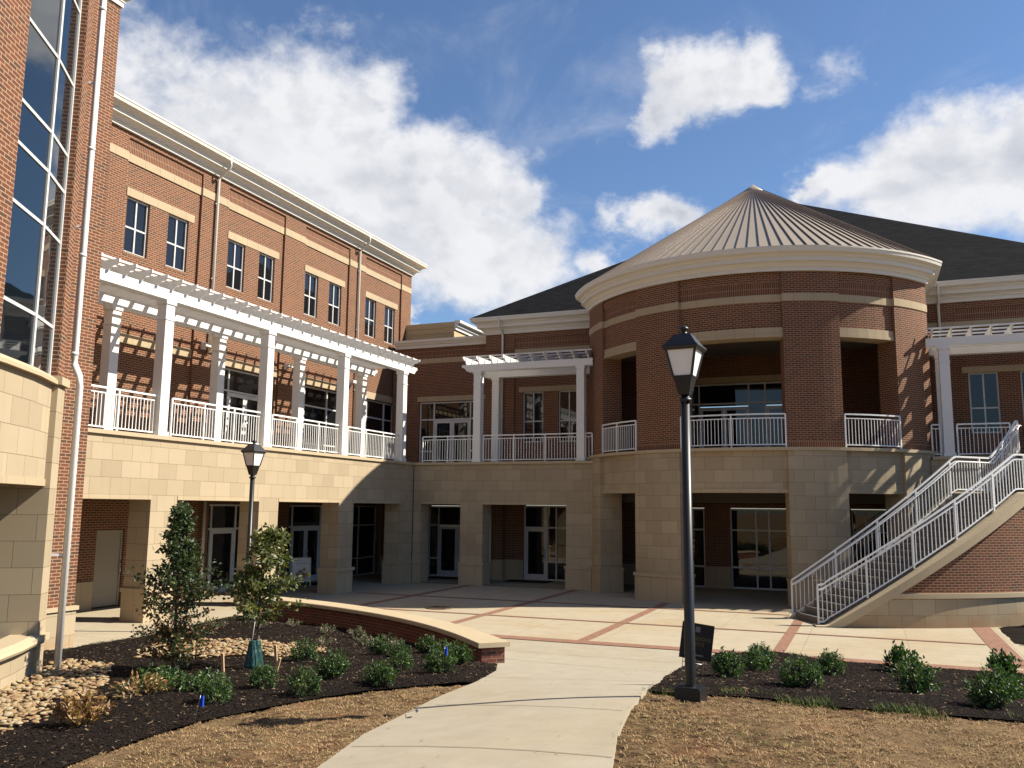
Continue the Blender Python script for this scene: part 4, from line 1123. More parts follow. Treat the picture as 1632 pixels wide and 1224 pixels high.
# porch back inside the opening, and the body that carries the tower
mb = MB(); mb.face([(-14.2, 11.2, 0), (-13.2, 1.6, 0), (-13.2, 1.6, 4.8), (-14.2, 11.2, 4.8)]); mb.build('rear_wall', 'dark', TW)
mb = MB(); mb.box(-20, -14.99, 10.3, 13.5, .86, 13.9); mb.box(-20, -12.5, 10.1, 10.42, 0, 13.88)
mb.build('side_wall', 'brick', TW)
mb = MB(); mb.box(-20, -14.96, 10.43, 13.53, -.1, .80); mb.build('stone_base', 'stone', TW)
mb = MB(); mb.box(-20, -14.92, 10.43, 13.56, .80, .88); mb.build('base_band', 'cap', TW)
mb = MB(); mb.sweep([(-12.3, 10.35), (-15.0, 10.35), (-15, 13.5), (-20, 13.5)][::-1] if False else [(-15, 10.5), (-15, 13.5), (-20, 13.5)], prof(13.9, .6, .30)); mb.build('cornice', 'cream', TW)
mb = MB(); pl = [(p.x, p.y) for p in TP] + [(-20, 1.6), (-20, 13.4), (-15.1, 13.4), (-15.1, 10.4)]
mb.face([(x, y, 13.9) for x, y in pl]); mb.face([(x, y, 4.79) for x, y in pl[:len(TP)] + [(-13.6, 1.7), (-13.9, 10.3)]]); mb.build('roof', 'shingle', TW)
mb = MB()
bx_, by_ = -12.12, 10.66
mb.tube([(bx_ - .10, by_ - .04, 13.8), (bx_ - .10, by_ - .04, 5.35), (bx_ - .09, by_ - .035, 5.22), (bx_ + .0, by_, 5.02), (bx_ + .015, by_ + .005, 4.85), (bx_ + .015, by_ + .005, .17)], .056, 12)
for z in (11.6, 9.0, 7.1, 5.4): mb.tube([(bx_ - .10, by_ - .04, z - .02), (bx_ - .10, by_ - .04, z + .03)], .064, 12)
for z in (10.2, 7.6): mb.bar((bx_ - .1, by_ - .04, z), (bx_ - .24, by_ - .18, z), .05, .03)
mb.bar((bx_, by_, 2.1), (bx_ - .2, by_ - .2, 2.1), .05, .04)
mb.build('downspout', 'white', TW)

# ------------------------------------------------------------------ seat wall
SW = thing('seat_wall', (-10, 17.6, .1), 'low curved brick seat wall with smooth stone cap beside the planting bed', 'wall')
wc = WALLC
def smooth_line(P, n=6):
    out = []
    for i in range(len(P) - 1):
        p0, p1, p2, p3 = (Vector(P[max(i - 1, 0)]), Vector(P[i]), Vector(P[i + 1]), Vector(P[min(i + 2, len(P) - 1)]))
        for k in range(n):
            t = k / n; out.append(tuple(.5 * ((2 * p1) + (p2 - p0) * t + (2 * p0 - 5 * p1 + 4 * p2 - p3) * t * t + (3 * p1 - p0 - 3 * p2 + p3) * t ** 3)))
    return out + [tuple(P[-1])]
sl = smooth_line(wc)
mb = MB(); mb.sweep(sl, [(.22, -.15), (.22, .47), (-.22, .47), (-.22, -.15)]); mb.build('brick_wall', 'seatbrick', SW)
ex = Vector(sl[-1]) + (Vector(sl[-1]) - Vector(sl[-2])).normalized() * .06
mb = MB(); mb.sweep(sl[:-1] + [tuple(ex)], [(.30, .472), (.30, .54), (.285, .555), (-.285, .555), (-.30, .54), (-.30, .472)]); mb.build('stone_cap', 'cap', SW)


# ------------------------------------------------------------------ lamp posts
def lamp(loc, label):
    t = thing('lamp_post', (0, 0, 0), label, 'lamp post', 'black lantern lamp posts')
    mb = MB(); mb.tube([(0, 0, .05), (0, 0, .12), (0, 0, 3.42)], [.060, .060, .052], 16); mb.tube([(0, 0, 3.30), (0, 0, 3.34)], .075, 16); mb.build('post', 'black', t)
    mb = MB(); mb.box(-.145, .145, -.145, .145, -.06, .10); mb.box(-.13, .13, -.13, .13, .10, .115); mb.build('base', 'black', t)
    def fru(mb, w0, z0, w1, z1, mi=0):
        mb.hexa([Vector((sx * w0, sy * w0, z0)) for sx, sy in ((-1, -1), (1, -1), (1, 1), (-1, 1))] + [Vector((sx * w1, sy * w1, z1)) for sx, sy in ((-1, -1), (1, -1), (1, 1), (-1, 1))], mi)
    mb = MB(); fru(mb, .062, 3.38, .105, 3.57); fru(mb, .108, 3.57, .115, 3.60)
    for sx, sy in ((-1, -1), (1, -1), (1, 1), (-1, 1)): mb.bar((sx * .110, sy * .110, 3.59), (sx * .172, sy * .172, 3.90), .022, .022)
    fru(mb, .19, 3.895, .215, 3.93); fru(mb, .215, 3.931, .200, 3.955); fru(mb, .19, 3.956, .095, 4.09)
    for k, (r_, z_) in enumerate(((.055, 4.09), (.03, 4.13), (.055, 4.165), (.02, 4.20))): pass
    mb.tube([(0, 0, 4.088), (0, 0, 4.12), (0, 0, 4.135), (0, 0, 4.15), (0, 0, 4.175), (0, 0, 4.20)], [.06, .035, .03, .055, .055, .02], 12)
    h = mb.build('lantern', 'black', t)
    mb = MB(); fru(mb, .105, 3.60, .168, 3.895); mb.build('lens', 'lampglass', h)
    t.location = loc; t.rotation_euler.z = R(-5)
    return t


l1 = lamp((-1.93, 10.12, zg(-1.93, 10.12) + .0), 'tall black lantern lamp post in the foreground beside the concrete path')
l2 = copy_tree(l1); l2.location = (-13.4, 16.85, bL(-13.4, 16.85) - .02)
l2['label'] = 'far black lantern lamp post behind the planting bed, in front of the left arcade'

# ------------------------------------------------------------------ yard sign behind the lamp
def text(parent, s, size, mw, matn, name='lettering', align='CENTER'):
    cu = bpy.data.curves.new(name, 'FONT'); cu.body = s; cu.size = size; cu.align_x = align; cu.align_y = 'CENTER'; cu.extrude = .001
    to = bpy.data.objects.new('tmp', cu); col.objects.link(to)
    dg = bpy.context.evaluated_depsgraph_get(); me = bpy.data.meshes.new_from_object(to.evaluated_get(dg))
    col.objects.unlink(to); bpy.data.objects.remove(to)
    me.transform(mw); me.materials.clear(); me.materials.append(M[matn])
    o = bpy.data.objects.new(name, me); col.objects.link(o); o.parent = parent; return o


M['signblack'] = plain('sign_black', (.018, .013, .011), .5, .1, 4, bstr=0)
M['gold'] = plain('sign_gold', (.16, .11, .04), .6, .1, 4, bstr=0)
M['grayink'] = plain('sign_grey', (.16, .16, .16), .6, .1, 4, bstr=0)
sx_, sy_ = -2.22, 11.75; sz = bR(-2.4, 11.9) - .02
YS = thing('yard_sign', (sx_, sy_, sz), 'dark tilted yard sign on wire legs half hidden by the near lamp post', 'sign')
bas = Matrix.Rotation(R(8), 4, 'Z') @ Matrix.Rotation(R(7.5), 4, 'Y')
mb = MB(); mb.box(-.205, .205, -.006, .006, .30, .76, 0, bas); o = mb.build('panel', 'signblack'); o.parent = YS
mb = MB()
for x_ in (-.15, .12): mb.tube([bas @ Vector((x_, .012, .62)), bas @ Vector((x_, .012, -.05))], .005, 5)
mb.tube([bas @ Vector((-.15, .012, .25)), bas @ Vector((.12, .012, .25))], .005, 5); o = mb.build('wire_stand', 'wire'); o.parent = YS
tm = lambda x_, z_: bas @ Matrix.Translation((x_, -.008, z_)) @ Matrix.Rotation(math.pi / 2, 4, 'X')
text(YS, 'ADMISSIONS', .062, tm(0, .565), 'gold'); text(YS, 'OFFICE', .062, tm(0, .50), 'gold')
mb = MB(); mb.box(-.03, .03, -.009, -.0065, .65, .72, 0, bas); o = mb.build('emblem', 'grayink'); o.parent = YS
mb = MB(); p_ = [(-.15, .36), (-.11, .33), (-.11, .35), (.10, .35), (.10, .37), (-.11, .37), (-.11, .39)]
mb.face([bas @ Vector((x_, -.009, z_)) for x_, z_ in p_]); o = mb.build('arrow', 'grayink'); o.parent = YS

# ------------------------------------------------------------------ easel poster by the left doors
M['poster'] = plain('poster_white', (.78, .78, .80), .5, .04, 3, bstr=0)
M['leafprint'] = plain('poster_print_olive', (.22, .16, .05), .6, .4, 30, bstr=0)
M['leafprint2'] = plain('poster_print_brown', (.36, .20, .12), .6, .4, 30, bstr=0)
M['ribbonprint'] = plain('poster_print_blue', (.03, .07, .14), .6, .2, 20, bstr=0)
AF = thing('sidewalk_poster', (-19.05, 26.95, 0), 'white framed sidewalk poster with a food picture standing by the arcade doors', 'sign')
bas = Matrix.Rotation(R(42), 4, 'Z') @ Matrix.Rotation(R(-10), 4, 'X')
def ab(mb, *a): mb.box(*a, 0, bas)
mb = MB(); ab(mb, -.30, .30, -.01, .01, .28, 1.04); o = mb.build('panel', 'poster'); o.parent = AF
mb = MB(); ab(mb, -.34, -.30, -.02, .015, .06, 1.08); ab(mb, .30, .34, -.02, .015, .06, 1.08); ab(mb, -.30, .30, -.019, .014, 1.04, 1.08); ab(mb, -.30, .30, -.019, .014, .24, .28)
mb.bar(bas @ Vector((-.32, .02, .95)), Vector((-.55, .45, 0)), .03, .03); mb.bar(bas @ Vector((.32, .02, .95)), Vector((-.25, .65, 0)), .03, .03)
o = mb.build('frame', 'frame'); o.parent = AF
rnd = random.Random(3)
for nm, mt, cx0, cz0, rr, k in (('picture', 'leafprint', -.03, .50, .15, 40), ('picture', 'leafprint2', .14, .44, .10, 26)):
    mb = MB()
    for i in range(k):
        a, q = rnd.random() * 6.28, rr * math.sqrt(rnd.random()); x_, z_ = cx0 + q * math.cos(a), cz0 + q * .8 * math.sin(a); w = .018 + .02 * rnd.random()
        mb.face([bas @ Vector((x_ + w * math.cos(t), -.012 - i * .00005, z_ + w * math.sin(t))) for t in (0, 1.2, 2.4, 3.6, 4.9)])
    o = mb.build(nm, mt); o.parent = AF
mb = MB(); ab(mb, -.27, .27, -.0125, -.011, .31, .335); ab(mb, -.22, -.10, -.0125, -.011, .335, .36); o = mb.build('ribbon', 'ribbonprint'); o.parent = AF
mb = MB()
for x0, x1, z_ in ((-.22, .20, .875), (-.20, .24, .845), (-.10, -.06, .96)): ab(mb, x0, x1, -.0125, -.011, z_, z_ + (.008 if x1 - x0 > .1 else .03))
o = mb.build('lettering', 'grayink'); o.parent = AF

# ------------------------------------------------------------------ small ground things
mb = MB(); mb.tube([(-11.76, 23.49, -.05), (-11.76, 23.49, .016), (-11.76, 23.49, .024)], [.40, .40, .36], 28)
for i in range(-3, 4): mb.box(-11.76 - .3, -11.76 + .3, 23.49 + i * .09 - .012, 23.49 + i * .09 + .012, .02, .030)
tag(mb.build('manhole_cover', 'iron', None, (-11.76, 23.49, 0)), 'round iron manhole cover set in the plaza concrete', 'manhole cover')
for (x0, x1, y0, y1, lab) in ((-13.7, -11.9, 33.0, 33.95, 'black door mat before the shaded single glass door'), (-19.9, -18.9, 28.1, 29.8, 'black door mat before the doors behind the sidewalk poster'), (-17.3, -15.5, 33.1, 33.95, 'black door mat before the shaded ground floor double doors'), (-19.9, -18.9, 23.6, 24.9, 'black door mat before the doors seen behind the young maple')):
    mb = MB(); mb.box(x0, x1, y0, y1, .006, .022); mb.box(x0 + .05, x1 - .05, y0 + .05, y1 - .05, .022, .028)
    tag(mb.build('door_mat', 'mat', None, ((x0 + x1) / 2, (y0 + y1) / 2, 0)), lab, 'door mat', 'black door mats')


def flag(x, y, z, rz, lab, lean=0.):
    t = thing('marker_flag', (x, y, z), lab, 'flag', 'small blue marker flags', rz)
    mb = MB(); mb.tube([(0, 0, -.02), (lean * .3, 0, .30)], .0025, 5); o = mb.build('wire_stem', 'wire'); o.parent = t
    mb = MB(); q = [(0, 0), (.014, .012), (.03, -.012), (.038, .01)]
    for (a, b), (c, d) in zip(q, q[1:]): mb.face([(lean * .3 + a, b, .19), (lean * .3 + c, d, .18 - c * .2), (lean * .3 + c, d, .30 - c * .3), (lean * .3 + a, b, .30)])
    o = mb.build('pennant', 'blueflag'); o.parent = t
    return t


flag(-6.90, 7.9, zg(-6.9, 7.9) + .0, .4, 'blue marker flag at the near edge of the mulch bed', .2)
f2 = flag(-4.60, 8.5, zg(-4.6, 8.5) + .02, 1., 'blue marker flag lying on the dry grass beside the path', .1); f2.rotation_euler = (1.25, .2, .6)
flag(-5.95, 12.0, zg(-5.9, 12.0) + .16, .3, 'blue marker flag standing among the shrubs near the seat wall end', .15)
def stake(x, y, z, h, rx, ry, lab):
    mb = MB(); mb.hexa([Vector(p) for p in ((-.022, -.018, -.08), (.022, -.018, -.08), (.022, .018, -.08), (-.022, .018, -.08), (-.02, -.016, h), (.024, -.018, h - .012), (.022, .018, h), (-.022, .016, h - .006))])
    o = mb.build('wooden_stake', 'wood'); o.location = (x, y, z); o.rotation_euler = (rx, ry, .3); tag(o, lab, 'stake', 'wooden tree stakes')
stake(-9.40, 11.35, bL(-9.4, 11.35), .30, .1, -.05, 'wooden stake just left of the green watering bag')
stake(-8.52, 11.5, bL(-8.52, 11.5), .22, -.05, .22, 'leaning wooden stake right of the watering bag, alone on the mulch')
stake(-9.72, 12.5, bL(-9.72, 12.5), .30, .0, .15, 'wooden stake behind the watering bag on its left')
stake(-9.22, 12.45, bL(-9.22, 12.45), .34, .05, -.1, 'wooden stake behind the watering bag beside the trunk')

# watering bag round the young maple
mb = MB(); Nn = 44; rings = []
for k, (r_, z_) in enumerate(((.155, 0), (.165, .06), (.14, .22), (.125, .30), (.11, .36), (.10, .44), (.085, .50), (.055, .52))):
    rings.append([Vector((r_ * (1 + .16 * math.sin(t * 2 * math.pi / Nn * 6 + k * .5) * (.4 + k * .1) + .10 * noise.noise((t * .6, k * .9, 3))) * math.cos(t * 2 * math.pi / Nn), r_ * (1 + .10 * math.sin(t * 1.9 + k)) * math.sin(t * 2 * math.pi / Nn), z_ * 1.0)) for t in range(Nn)])
for a, b in zip(rings, rings[1:]):
    for t in range(Nn): mb.face([a[t], a[(t + 1) % Nn], b[(t + 1) % Nn], b[t]], smooth=True)
wb = mb.build('watering_bag', 'bagplastic'); wb.location = (-9.25, 11.9, bL(-9.25, 11.9) + .0); wb.scale = (.92, .92, .85)
tag(wb, 'dark green plastic watering bag around the young maple trunk', 'watering bag')


# ------------------------------------------------------------------ plants
def leaf(mb, p, d, nrm, L, w, mi):
    d = d.normalized(); s = d.cross(nrm)
    if s.length < 1e-3: s = d.cross(Vector((1, 0, 0)))
    s.normalize(); n_ = s.cross(d)
    a = p; b = p + d * L * .5 + s * w + n_ * L * .06; c = p + d * L - n_ * L * .10; e = p + d * L * .5 - s * w + n_ * L * .06
    va, vb, vc, ve = [mb.bm.verts.new(q) for q in (a, b, c, e)]
    for tri in ((va, vb, vc), (va, vc, ve)):
        f = mb.bm.faces.new(tri); f.material_index = mi


def pick(rnd, w):
    x = rnd.random() * sum(w)
    for i, k in enumerate(w):
        x -= k
        if x <= 0: return i
    return 0


def rvec(rnd):
    while True:
        v = Vector((rnd.uniform(-1, 1), rnd.uniform(-1, 1), rnd.uniform(-1, 1)))
        if .05 < v.length < 1: return v.normalized()


def shrub_mesh(seed, n, rad, h, ls, w, mats, open_=.0, upright=.5):
    rnd = random.Random(seed); mb = MB(); tw = MB()
    shoots = int(n / 14)
    for i in range(shoots):
        a = rnd.random() * 6.283; q = math.sqrt(rnd.random()); el_ = rnd.random()
        tip = Vector((math.cos(a) * q * rad, math.sin(a) * q * rad, 0)); zt = h * (1 - .45 * q * q) * rnd.uniform(.72, 1.05)
        if rnd.random() < .35: zt *= rnd.uniform(.3, .8)
        base = Vector((tip.x * .25, tip.y * .25, 0)); tip.z = zt
        tip += Vector((noise.noise((a * 2, q, seed)) * rad * .15, noise.noise((q, a * 2, seed)) * rad * .15, 0))
        tw.tube([base, (base + tip) / 2 + Vector((0, 0, .02)), tip], [.006, .004, .002], 4, caps=False)
        for k in range(14):
            t = 1 - (k / 14) ** 1.3 * .55
            p = base.lerp(tip, t) + rvec(rnd) * ls * .45
            d = (tip - base).normalized() * upright + rvec(rnd) + Vector((0, 0, .15))
            leaf(mb, p, d, rvec(rnd) + Vector((0, 0, .8)), ls * rnd.uniform(.7, 1.2), ls * .24 * rnd.uniform(.8, 1.2), pick(rnd, w))
    return mb, tw


def make_shrub(name, seed, n, rad, h, ls, w, mats, label, cat, group, upright=.5):
    t = thing(name, (0, 0, 0), label, cat, group); mb, tw = shrub_mesh(seed, n, rad, h, ls, w, mats, 0, upright)
    mb.build('foliage', mats).parent = t; tw.build('stems', 'bark').parent = t
    return t


def place(proto, used, x, y, z, s, rz, label, sz_=None):
    o = proto if not used else copy_tree(proto)
    o.location = (x, y, z); o.scale = (s * random.uniform(.88, 1.15), s * random.uniform(.88, 1.15), sz_ or s); o.rotation_euler.z = rz; o['label'] = label
    return o


GS = 'round green shrubs in the mulch beds'
pro = [make_shrub('shrub', 11 + i, n, .28, .42, .050, (5, 4, 2.5), LG, 'x', 'shrub', GS) for i, n in enumerate((1300, 1450, 1150, 1380))]
used = [False] * 4
SH = [(-7.50, 8.95, .90, 'green shrub at the front of the left bed, right of the thin low bush'), (-7.69, 10.1, .82, 'green shrub directly in front of the green watering bag'),
      (-6.82, 9.78, .90, 'green shrub at the front edge of the left bed below the leaning stake'), (-7.31, 11.2, .95, 'green shrub right of the leaning wooden stake'),
      (-9.15, 13.1, .85, 'green shrub beside the right end of the middle rock patch'), (-6.35, 10.9, .86, 'green shrub at the front edge of the left bed, midway to the path'),
      (-7.01, 12.7, .82, 'green shrub in the middle row, left neighbour of the blue-flagged shrubs'), (-8.45, 14.5, .82, 'green shrub in the back row, leftmost of the four near the seat wall'),
      (-7.95, 14.35, .78, 'green shrub in the back row, second of the four near the seat wall'), (-7.83, 15.2, .84, 'green shrub tight against the seat wall, third of the back row'),
      (-6.10, 12.3, .90, 'green shrub holding the blue marker flag'), (-6.52, 13.75, .88, 'green shrub against the seat wall just behind the blue flag'),
      (-7.35, 14.85, .80, 'green shrub against the seat wall, nearest its middle'),
      (-2.02, 13.4, .95, 'green shrub right behind the near lamp post'), (-1.85, 15.4, .85, 'green shrub behind the near lamp post, second in depth'),
      (-1.95, 17.0, .90, 'green shrub on the mulch mound near the plaza edge'), (-.92, 12.3, .95, 'front shrub of the right bed, between lamp post and leafy dark shrub'),
      (-.70, 15.8, .95, 'green shrub behind the front shrub of the right bed, by the brick edging'), (.47, 12.9, 1.08, 'large green shrub in the middle of the right bed, before the leafy one'),
      (1.18, 11.35, 1.05, 'largest green shrub at the right edge of the picture, front row'), (1.55, 13.6, .9, 'green shrub behind the largest one at the right edge')]
for i, (x, y, s, lab) in enumerate(SH):
    k = i % 4; z = (bL if x < -4 else bR)(x, y) - .02
    place(pro[k], used[k], x, y, z, s, random.random() * 6.28, lab, s * random.uniform(.92, 1.08)); used[k] = True
p_ = make_shrub('shrub', 31, 420, .27, .50, .10, (4, 5, 1), LG, 'dark leafy upright shrub by the plaza brick edge in the right bed', 'shrub', GS, 1.2)
p_.location = (.38, 17.4, bR(.38, 17.4) - .02)
c_ = copy_tree(p_); c_.location = (1.98, 17.4, bR(1.98, 17.4) - .02); c_.rotation_euler.z = 2.2; c_['label'] = 'dark shrub by the plaza brick edge at the far right'
p_ = make_shrub('low_bush', 33, 480, .36, .28, .075, (3, 3, 3), LG, 'thin low green bush just left of the young evergreen tree', 'bush', 'thin low bushes')
p_.location = (-9.35, 10.0, bL(-9.35, 10.0) - .02)
c_ = copy_tree(p_); c_.location = (-8.45, 9.75, bL(-8.45, 9.75) - .02); c_.rotation_euler.z = 2; c_['label'] = 'thin low green bush just right of the young evergreen tree'
p_ = make_shrub('dead_bush', 41, 420, .30, .34, .085, (5, 4, 3, 0), LB, 'withered brown bush nearest the camera in the left bed', 'bush', 'withered bushes', .9)
p_.location = (-8.02, 7.45, bL(-8.02, 7.45) - .02); p_.scale = (1.05, 1.05, 1.0)
p_ = make_shrub('dead_bush', 43, 420, .32, .27, .075, (4, 3, 2, 4), LB, 'half withered brown and green bush between rocks and evergreen tree', 'bush', 'withered bushes', .8)
p_.location = (-8.85, 9.1, bL(-8.85, 9.1) - .02)
pf = make_shrub('flowering_perennial', 51, 260, .22, .24, .045, (5, 4, 2, 2), LS, 'x', 'flower', 'small grey perennials along the seat wall', .9)
u_ = False
for x, y, s, lab in ((-11.2, 16.9, 1.0, 'thin pink flowering perennial near the wall, left of the middle'), (-10.5, 16.95, 1.1, 'grey green perennial before the middle of the seat wall'),
                     (-9.6, 15.9, 1.0, 'low perennial with pink blooms behind the back row of shrubs'), (-9.55, 16.7, .8, 'small perennial close under the seat wall, right group'),
                     (-10.1, 15.2, .95, 'grey perennial right of the rock patch'), (-8.9, 15.9, .9, 'perennial with pale blooms nearest the wall end'),
                     (-12.3, 17.2, .9, 'low grey perennial near the left end of the seat wall'), (-13.1, 15.6, 1.1, 'grey green tuft behind the middle rock patch'), (-12.4, 16.2, .8, 'small tuft behind the young maple'), (-14.0, 14.9, 1.0, 'grey tuft in the mulch left of the far lamp')):
    place(pf, u_, x, y, bL(x, y) - .01, s, random.random() * 6, lab); u_ = True
p_ = make_shrub('shrub', 61, 300, .3, .95, .08, (5, 3, 3), LG, 'pale leafy shrub before the stair wall at the right picture edge', 'shrub', GS, .9)
p_.location = (3.95, 26.4, .03)


def tree(name, loc, label, h, trunk_h, crown, n, ls, mats, wfun, seed, lean=(0, 0)):
    rnd = random.Random(seed); t = thing(name, loc, label, 'tree')
    tb = MB(); k = 8; pts = [Vector((lean[0] * (i / k) ** 1.5 + .02 * noise.noise((i * .7, seed, 0)), lean[1] * (i / k) + .02 * noise.noise((0, i * .7, seed)), h * .95 * i / k - .05)) for i in range(k + 1)]
    tb.tube(pts, [.028 * (1 - .85 * i / k) + .003 for i in range(k + 1)], 7)
    tb.build('trunk', 'bark').parent = t
    lb = MB(); lm = MB()
    nb = int(n / 60)
    for i in range(nb):
        z = trunk_h + (h - trunk_h) * (rnd.random() ** .85); a = rnd.random() * 6.283; rmax = crown(z / h, a)
        ln = rmax * rnd.uniform(.40, 1.12); d = Vector((math.cos(a), math.sin(a), rnd.uniform(.25, .8)))
        j = min(k, max(0, (z + .05) / (h * .95) * k)); j0 = int(min(k - 1, j)); base = pts[j0].lerp(pts[j0 + 1], min(1, j - j0)); base.z = max(.1, base.z - ln * .3)
        tip = base + Vector((d.x * ln, d.y * ln, d.z * ln * .7)); mid = (base + tip) / 2 + Vector((0, 0, -.05 * ln))
        lb.tube([base, mid, tip], [.009, .006, .002], 4, caps=False)
        for q in range(60):
            f_ = rnd.random() ** .6; p = (base.lerp(mid, f_ * 2) if f_ < .5 else mid.lerp(tip, f_ * 2 - 1)) + rvec(rnd) * rnd.random() * ls * 2.0 * (.5 + .5 * f_)
            leaf(lm, p, d.normalized() * .5 + rvec(rnd) + Vector((0, 0, -.1)), rvec(rnd) + Vector((0, 0, .5)), ls * rnd.uniform(.65, 1.2), ls * .26 * rnd.uniform(.8, 1.3), pick(rnd, wfun(p, h)))
    lb.build('limbs', 'bark').parent = t; lm.build('crown', mats).parent = t
    return t


def c1(t, a): return (.80 * min(1, (1 - t) * 1.45) ** .9 + .04) * (.85 + .5 * noise.noise((math.cos(a) * 2, math.sin(a) * 2, t * 5))) * (1. if t > .3 else .9)
def w1(p, h):
    b = max(0, min(1, (1.45 - p.z) / .7)) * (2.2 if p.x < -.05 else .7)
    return (5, 5 - 2 * min(b, 1), 2, b * 7)
tree('evergreen_tree', (-9.98, 10.9, bL(-9.98, 10.9)), 'young cone shaped evergreen tree with browning lower leaves on its left', 2.68, .28, c1, 7200, .072, LD, w1, 5)
def c2(t, a): return .84 * math.sin(min(1, max(0.05, (t - .22) / .78)) ** .75 * math.pi * .93 + .12) * (.8 + .7 * noise.noise((math.cos(a) * 1.8, math.sin(a) * 1.5, t * 2))) + .05
mt = tree('young_maple', (-9.25, 11.95, bL(-9.25, 11.95)), 'young staked deciduous tree with loose yellow green crown and watering bag', 2.28, .85, c2, 3000, .092, LY, lambda p, h: (5, 5, 2.2, 3), 9, (.12, 0))
mb = MB(); mb.tube([(.02, -.05, 1.05), (-.02, -.12, .3)], .008, 5); mb.build('tie_strap', 'cream').parent = mt


# ------------------------------------------------------------------ ground cover
def inrange(P): xs = [p[0] for p in P]; ys = [p[1] for p in P]; return min(xs), max(xs), min(ys), max(ys)


ROCK_A = [(-9.6, 4.6), (-8.62, 6.6), (-8.55, 7.4), (-8.95, 7.9), (-9.75, 8.55), (-9.5, 8.95), (-10.2, 9.85), (-10.9, 10.5), (-11.6, 11.3), (-12.9, 11.6), (-12.6, 10.9), (-11.75, 9.9), (-11.0, 8.6), (-10.4, 7.2), (-10.0, 5.8), (-9.8, 4.6)]
ROCK_B = [(-11.75, 11.9), (-10.9, 12.5), (-10.2, 13.0), (-9.6, 13.6), (-9.5, 14.3), (-9.9, 14.9), (-10.7, 15.1), (-11.6, 15.0), (-12.4, 14.5), (-12.9, 13.8), (-12.4, 12.6)]
def rocks(name, P, n, label, seed):
    rnd = random.Random(seed); mb = MB(); x0, x1, y0, y1 = inrange(P); k = 0
    tmp = bmesh.new(); bmesh.ops.create_icosphere(tmp, subdivisions=2, radius=1); tv = [v.co.copy() for v in tmp.verts]; tf = [[v.index for v in f.verts] for f in tmp.faces]; tmp.free()
    while k < n:
        x, y = rnd.uniform(x0, x1), rnd.uniform(y0, y1)
        if not inpoly(x, y, P): continue
        if edge_d(x, y, P) < .12 and rnd.random() < .4: continue
        k += 1; s = rnd.uniform(.020, .048) * (1.35 if rnd.random() < .15 else 1); s *= .76; sc = Vector((s * rnd.uniform(.9, 2.0), s * rnd.uniform(.8, 1.4), s * rnd.uniform(.35, .7)))
        rot = Matrix.Rotation(rnd.random() * 6.28, 3, 'Z') @ Matrix.Rotation(rnd.uniform(-.35, .35), 3, 'X'); z = bL(x, y) + sc.z * .55 + rnd.random() * .03; ph = rnd.random() * 50; mi = pick(rnd, (5, 4, 2, 3))
        vs = [mb.bm.verts.new(rot @ Vector((v.x * sc.x, v.y * sc.y, v.z * sc.z)) * (1 + .28 * noise.noise(v * 1.3 + Vector((ph, 0, 0)))) + Vector((x, y, z))) for v in tv]
        for f in tf:
            q = mb.bm.faces.new([vs[i] for i in f]); q.smooth = True; q.material_index = mi
    return tag(mb.build(name, ['rock%d' % i for i in range(4)]), label, 'rocks', None, 'stuff')
rocks('river_rocks', ROCK_A, 2200, 'tan river rocks piled along the tower base and downspout', 1)
rocks('river_rocks', ROCK_B, 1300, 'patch of tan river rocks across the middle of the left bed', 2)

rnd = random.Random(5)
def chips(P, zf, n, label, y_near=99):
    mb = MB(); x0, x1, y0, y1 = inrange(P); k = 0
    while k < n:
        x, y = rnd.uniform(x0, x1), rnd.uniform(y0, y1)
        if not inpoly(x, y, P): continue
        k += 1; L = rnd.uniform(.02, .06); w = rnd.uniform(.004, .010); a = rnd.random() * 6.28
        d = Vector((math.cos(a), math.sin(a), rnd.uniform(-.35, .35))); s = Vector((-math.sin(a), math.cos(a), rnd.uniform(-.4, .4))) * w
        p = Vector((x, y, zf(x, y) + rnd.uniform(.002, .020))); mi = pick(rnd, (10, 5, .9))
        vs = [mb.bm.verts.new(q) for q in (p - d * L / 2 - s, p + d * L / 2 - s * .6, p + d * L / 2 + s * .6, p - d * L / 2 + s)]
        mb.bm.faces.new(vs).material_index = mi
    return tag(mb.build('mulch_chips', ['chip1', 'chip2', 'chip3']), label, 'mulch', None, 'stuff')
chips(BED_L, bL, 42000, 'dark shredded bark mulch of the left bed')
chips(BED_R, bR, 20000, 'dark shredded bark mulch of the right bed')


LM = MB(); rnd = random.Random(12)
for i in range(150):
    y = rnd.uniform(3.5, 17.5); xl = interp(y, [(q[1], q[0]) for q in PATH_L]); xr = interp(y, [(q[1], q[0]) for q in PATH_R[::-1]])
    x = xl + (xr - xl) * (rnd.random() ** 2.5 * .5 if rnd.random() < .5 else 1 - rnd.random() ** 2.5 * .5)
    z = zg(x, y) + .008; a = rnd.random() * 6.28; L = rnd.uniform(.01, .035)
    leaf(LM, Vector((x, y, z)), Vector((math.cos(a), math.sin(a), .1)), Vector((0, 0, 1)), L, L * .3, pick(rnd, (4, 3, 2, 1)))
tag(LM.build('leaf_litter', LB), 'scattered dry leaf bits on the concrete path', 'leaf litter', None, 'stuff')


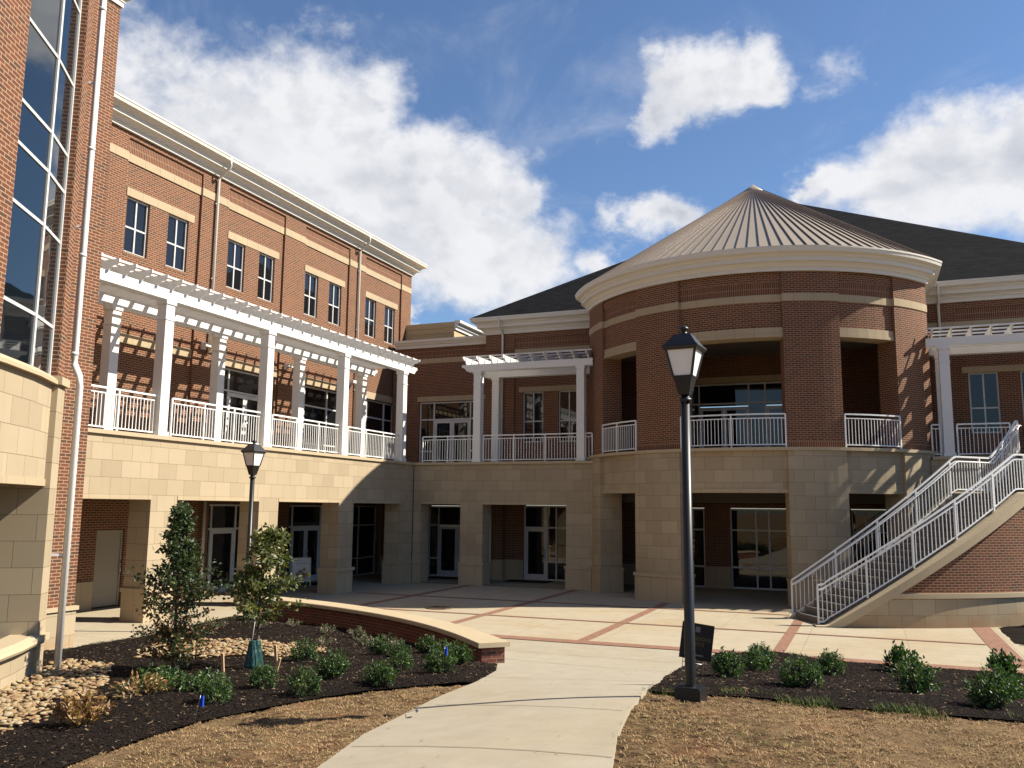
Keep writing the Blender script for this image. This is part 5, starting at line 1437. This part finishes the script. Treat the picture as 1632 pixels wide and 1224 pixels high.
def grass(P, n, label, wts, hmin, hmax, lay, seed, zf=lawnz, ybias=1.):
    rnd = random.Random(seed); mb = MB(); x0, x1, y0, y1 = inrange(P); k = 0
    while k < n:
        x = rnd.uniform(x0, x1); y = y0 + (y1 - y0) * rnd.random() ** ybias
        if not inpoly(x, y, P): continue
        dn = .55 * noise.noise((x * 1.6, y * 1.6, 5)) + .8 * noise.noise((x * 5.5, y * 8, 7)) + .4 * noise.noise((x * 14, y * 18, 9))
        if dn < .02 and rnd.random() < (.9 if dn < -.12 else .55): k += 1; continue
        k += 1; h = rnd.uniform(hmin, hmax); a = rnd.random() * 6.28; ll = lay * rnd.uniform(.5, 1.3)
        t = Vector((math.cos(a), math.sin(a), 0)); s = Vector((-t.y, t.x, 0)) * .0028; p = Vector((x, y, zf(x, y) - .004))
        m1 = p + t * h * ll * .5 + Vector((0, 0, h * .55)); tip = p + t * h * ll * 1.3 + Vector((0, 0, h * (.75 if lay > .8 else 1.)))
        w_ = list(wts)
        if noise.noise((x * .9, y * .9, 11)) > .22: w_[3] *= 3.5
        if hmin > .04 and noise.noise((x * 1.7, y * 1.1, 21)) < .02: continue
        mi = pick(rnd, w_)
        v = [mb.bm.verts.new(q) for q in (p - s, p + s, m1 + s * .8, m1 - s * .8, tip)]
        mb.bm.faces.new((v[0], v[1], v[2], v[3])).material_index = mi; mb.bm.faces.new((v[3], v[2], v[4])).material_index = mi
    return tag(mb.build('dry_grass', ['straw%d' % i for i in range(4)]), label, 'grass', None, 'stuff')
VIS_L = [(-6.9, 4.5), (-2.9, 2.0), (-3.9, 5.4), (-4.4, 7.44), (-4.6, 8.46), (-4.88, 9.89), (-5.2, 11.6), (-5.8, 11.3), (-6.35, 10.5), (-6.75, 9.2), (-7.05, 8.0), (-7.0, 6.0)]
VIS_R = [(-2.5, 10.7), (-2.25, 8.7), (-2.05, 7.6), (-1.75, 6.41), (-1.2, 3.6), (2.6, 5.0), (3.0, 10.6), (1.38, 10.75), (-.31, 10.55), (-1.2, 10.8)]
grass(VIS_L, 60000, 'dry straw coloured grass between the left bed and the path', (6, 5, 4, .5), .010, .032, 1.4, 1)
grass(VIS_R, 100000, 'dry straw coloured lawn right of the path', (6, 5, 4, .6), .010, .034, 1.4, 2)
GE = [(-2.6, 10.55), (-1.6, 10.4), (-1.1, 10.5), (-.3, 10.15), (.6, 10.3), (1.4, 10.4), (3, 10.5), (3, 10.95), (1.4, 10.9), (.6, 10.85), (-.3, 10.7), (-1.2, 11.0), (-2.6, 10.9)]
grass(GE, 7000, 'strip of longer green grass along the front of the right bed', (2, 1, 1, 16), .05, .13, .6, 3)
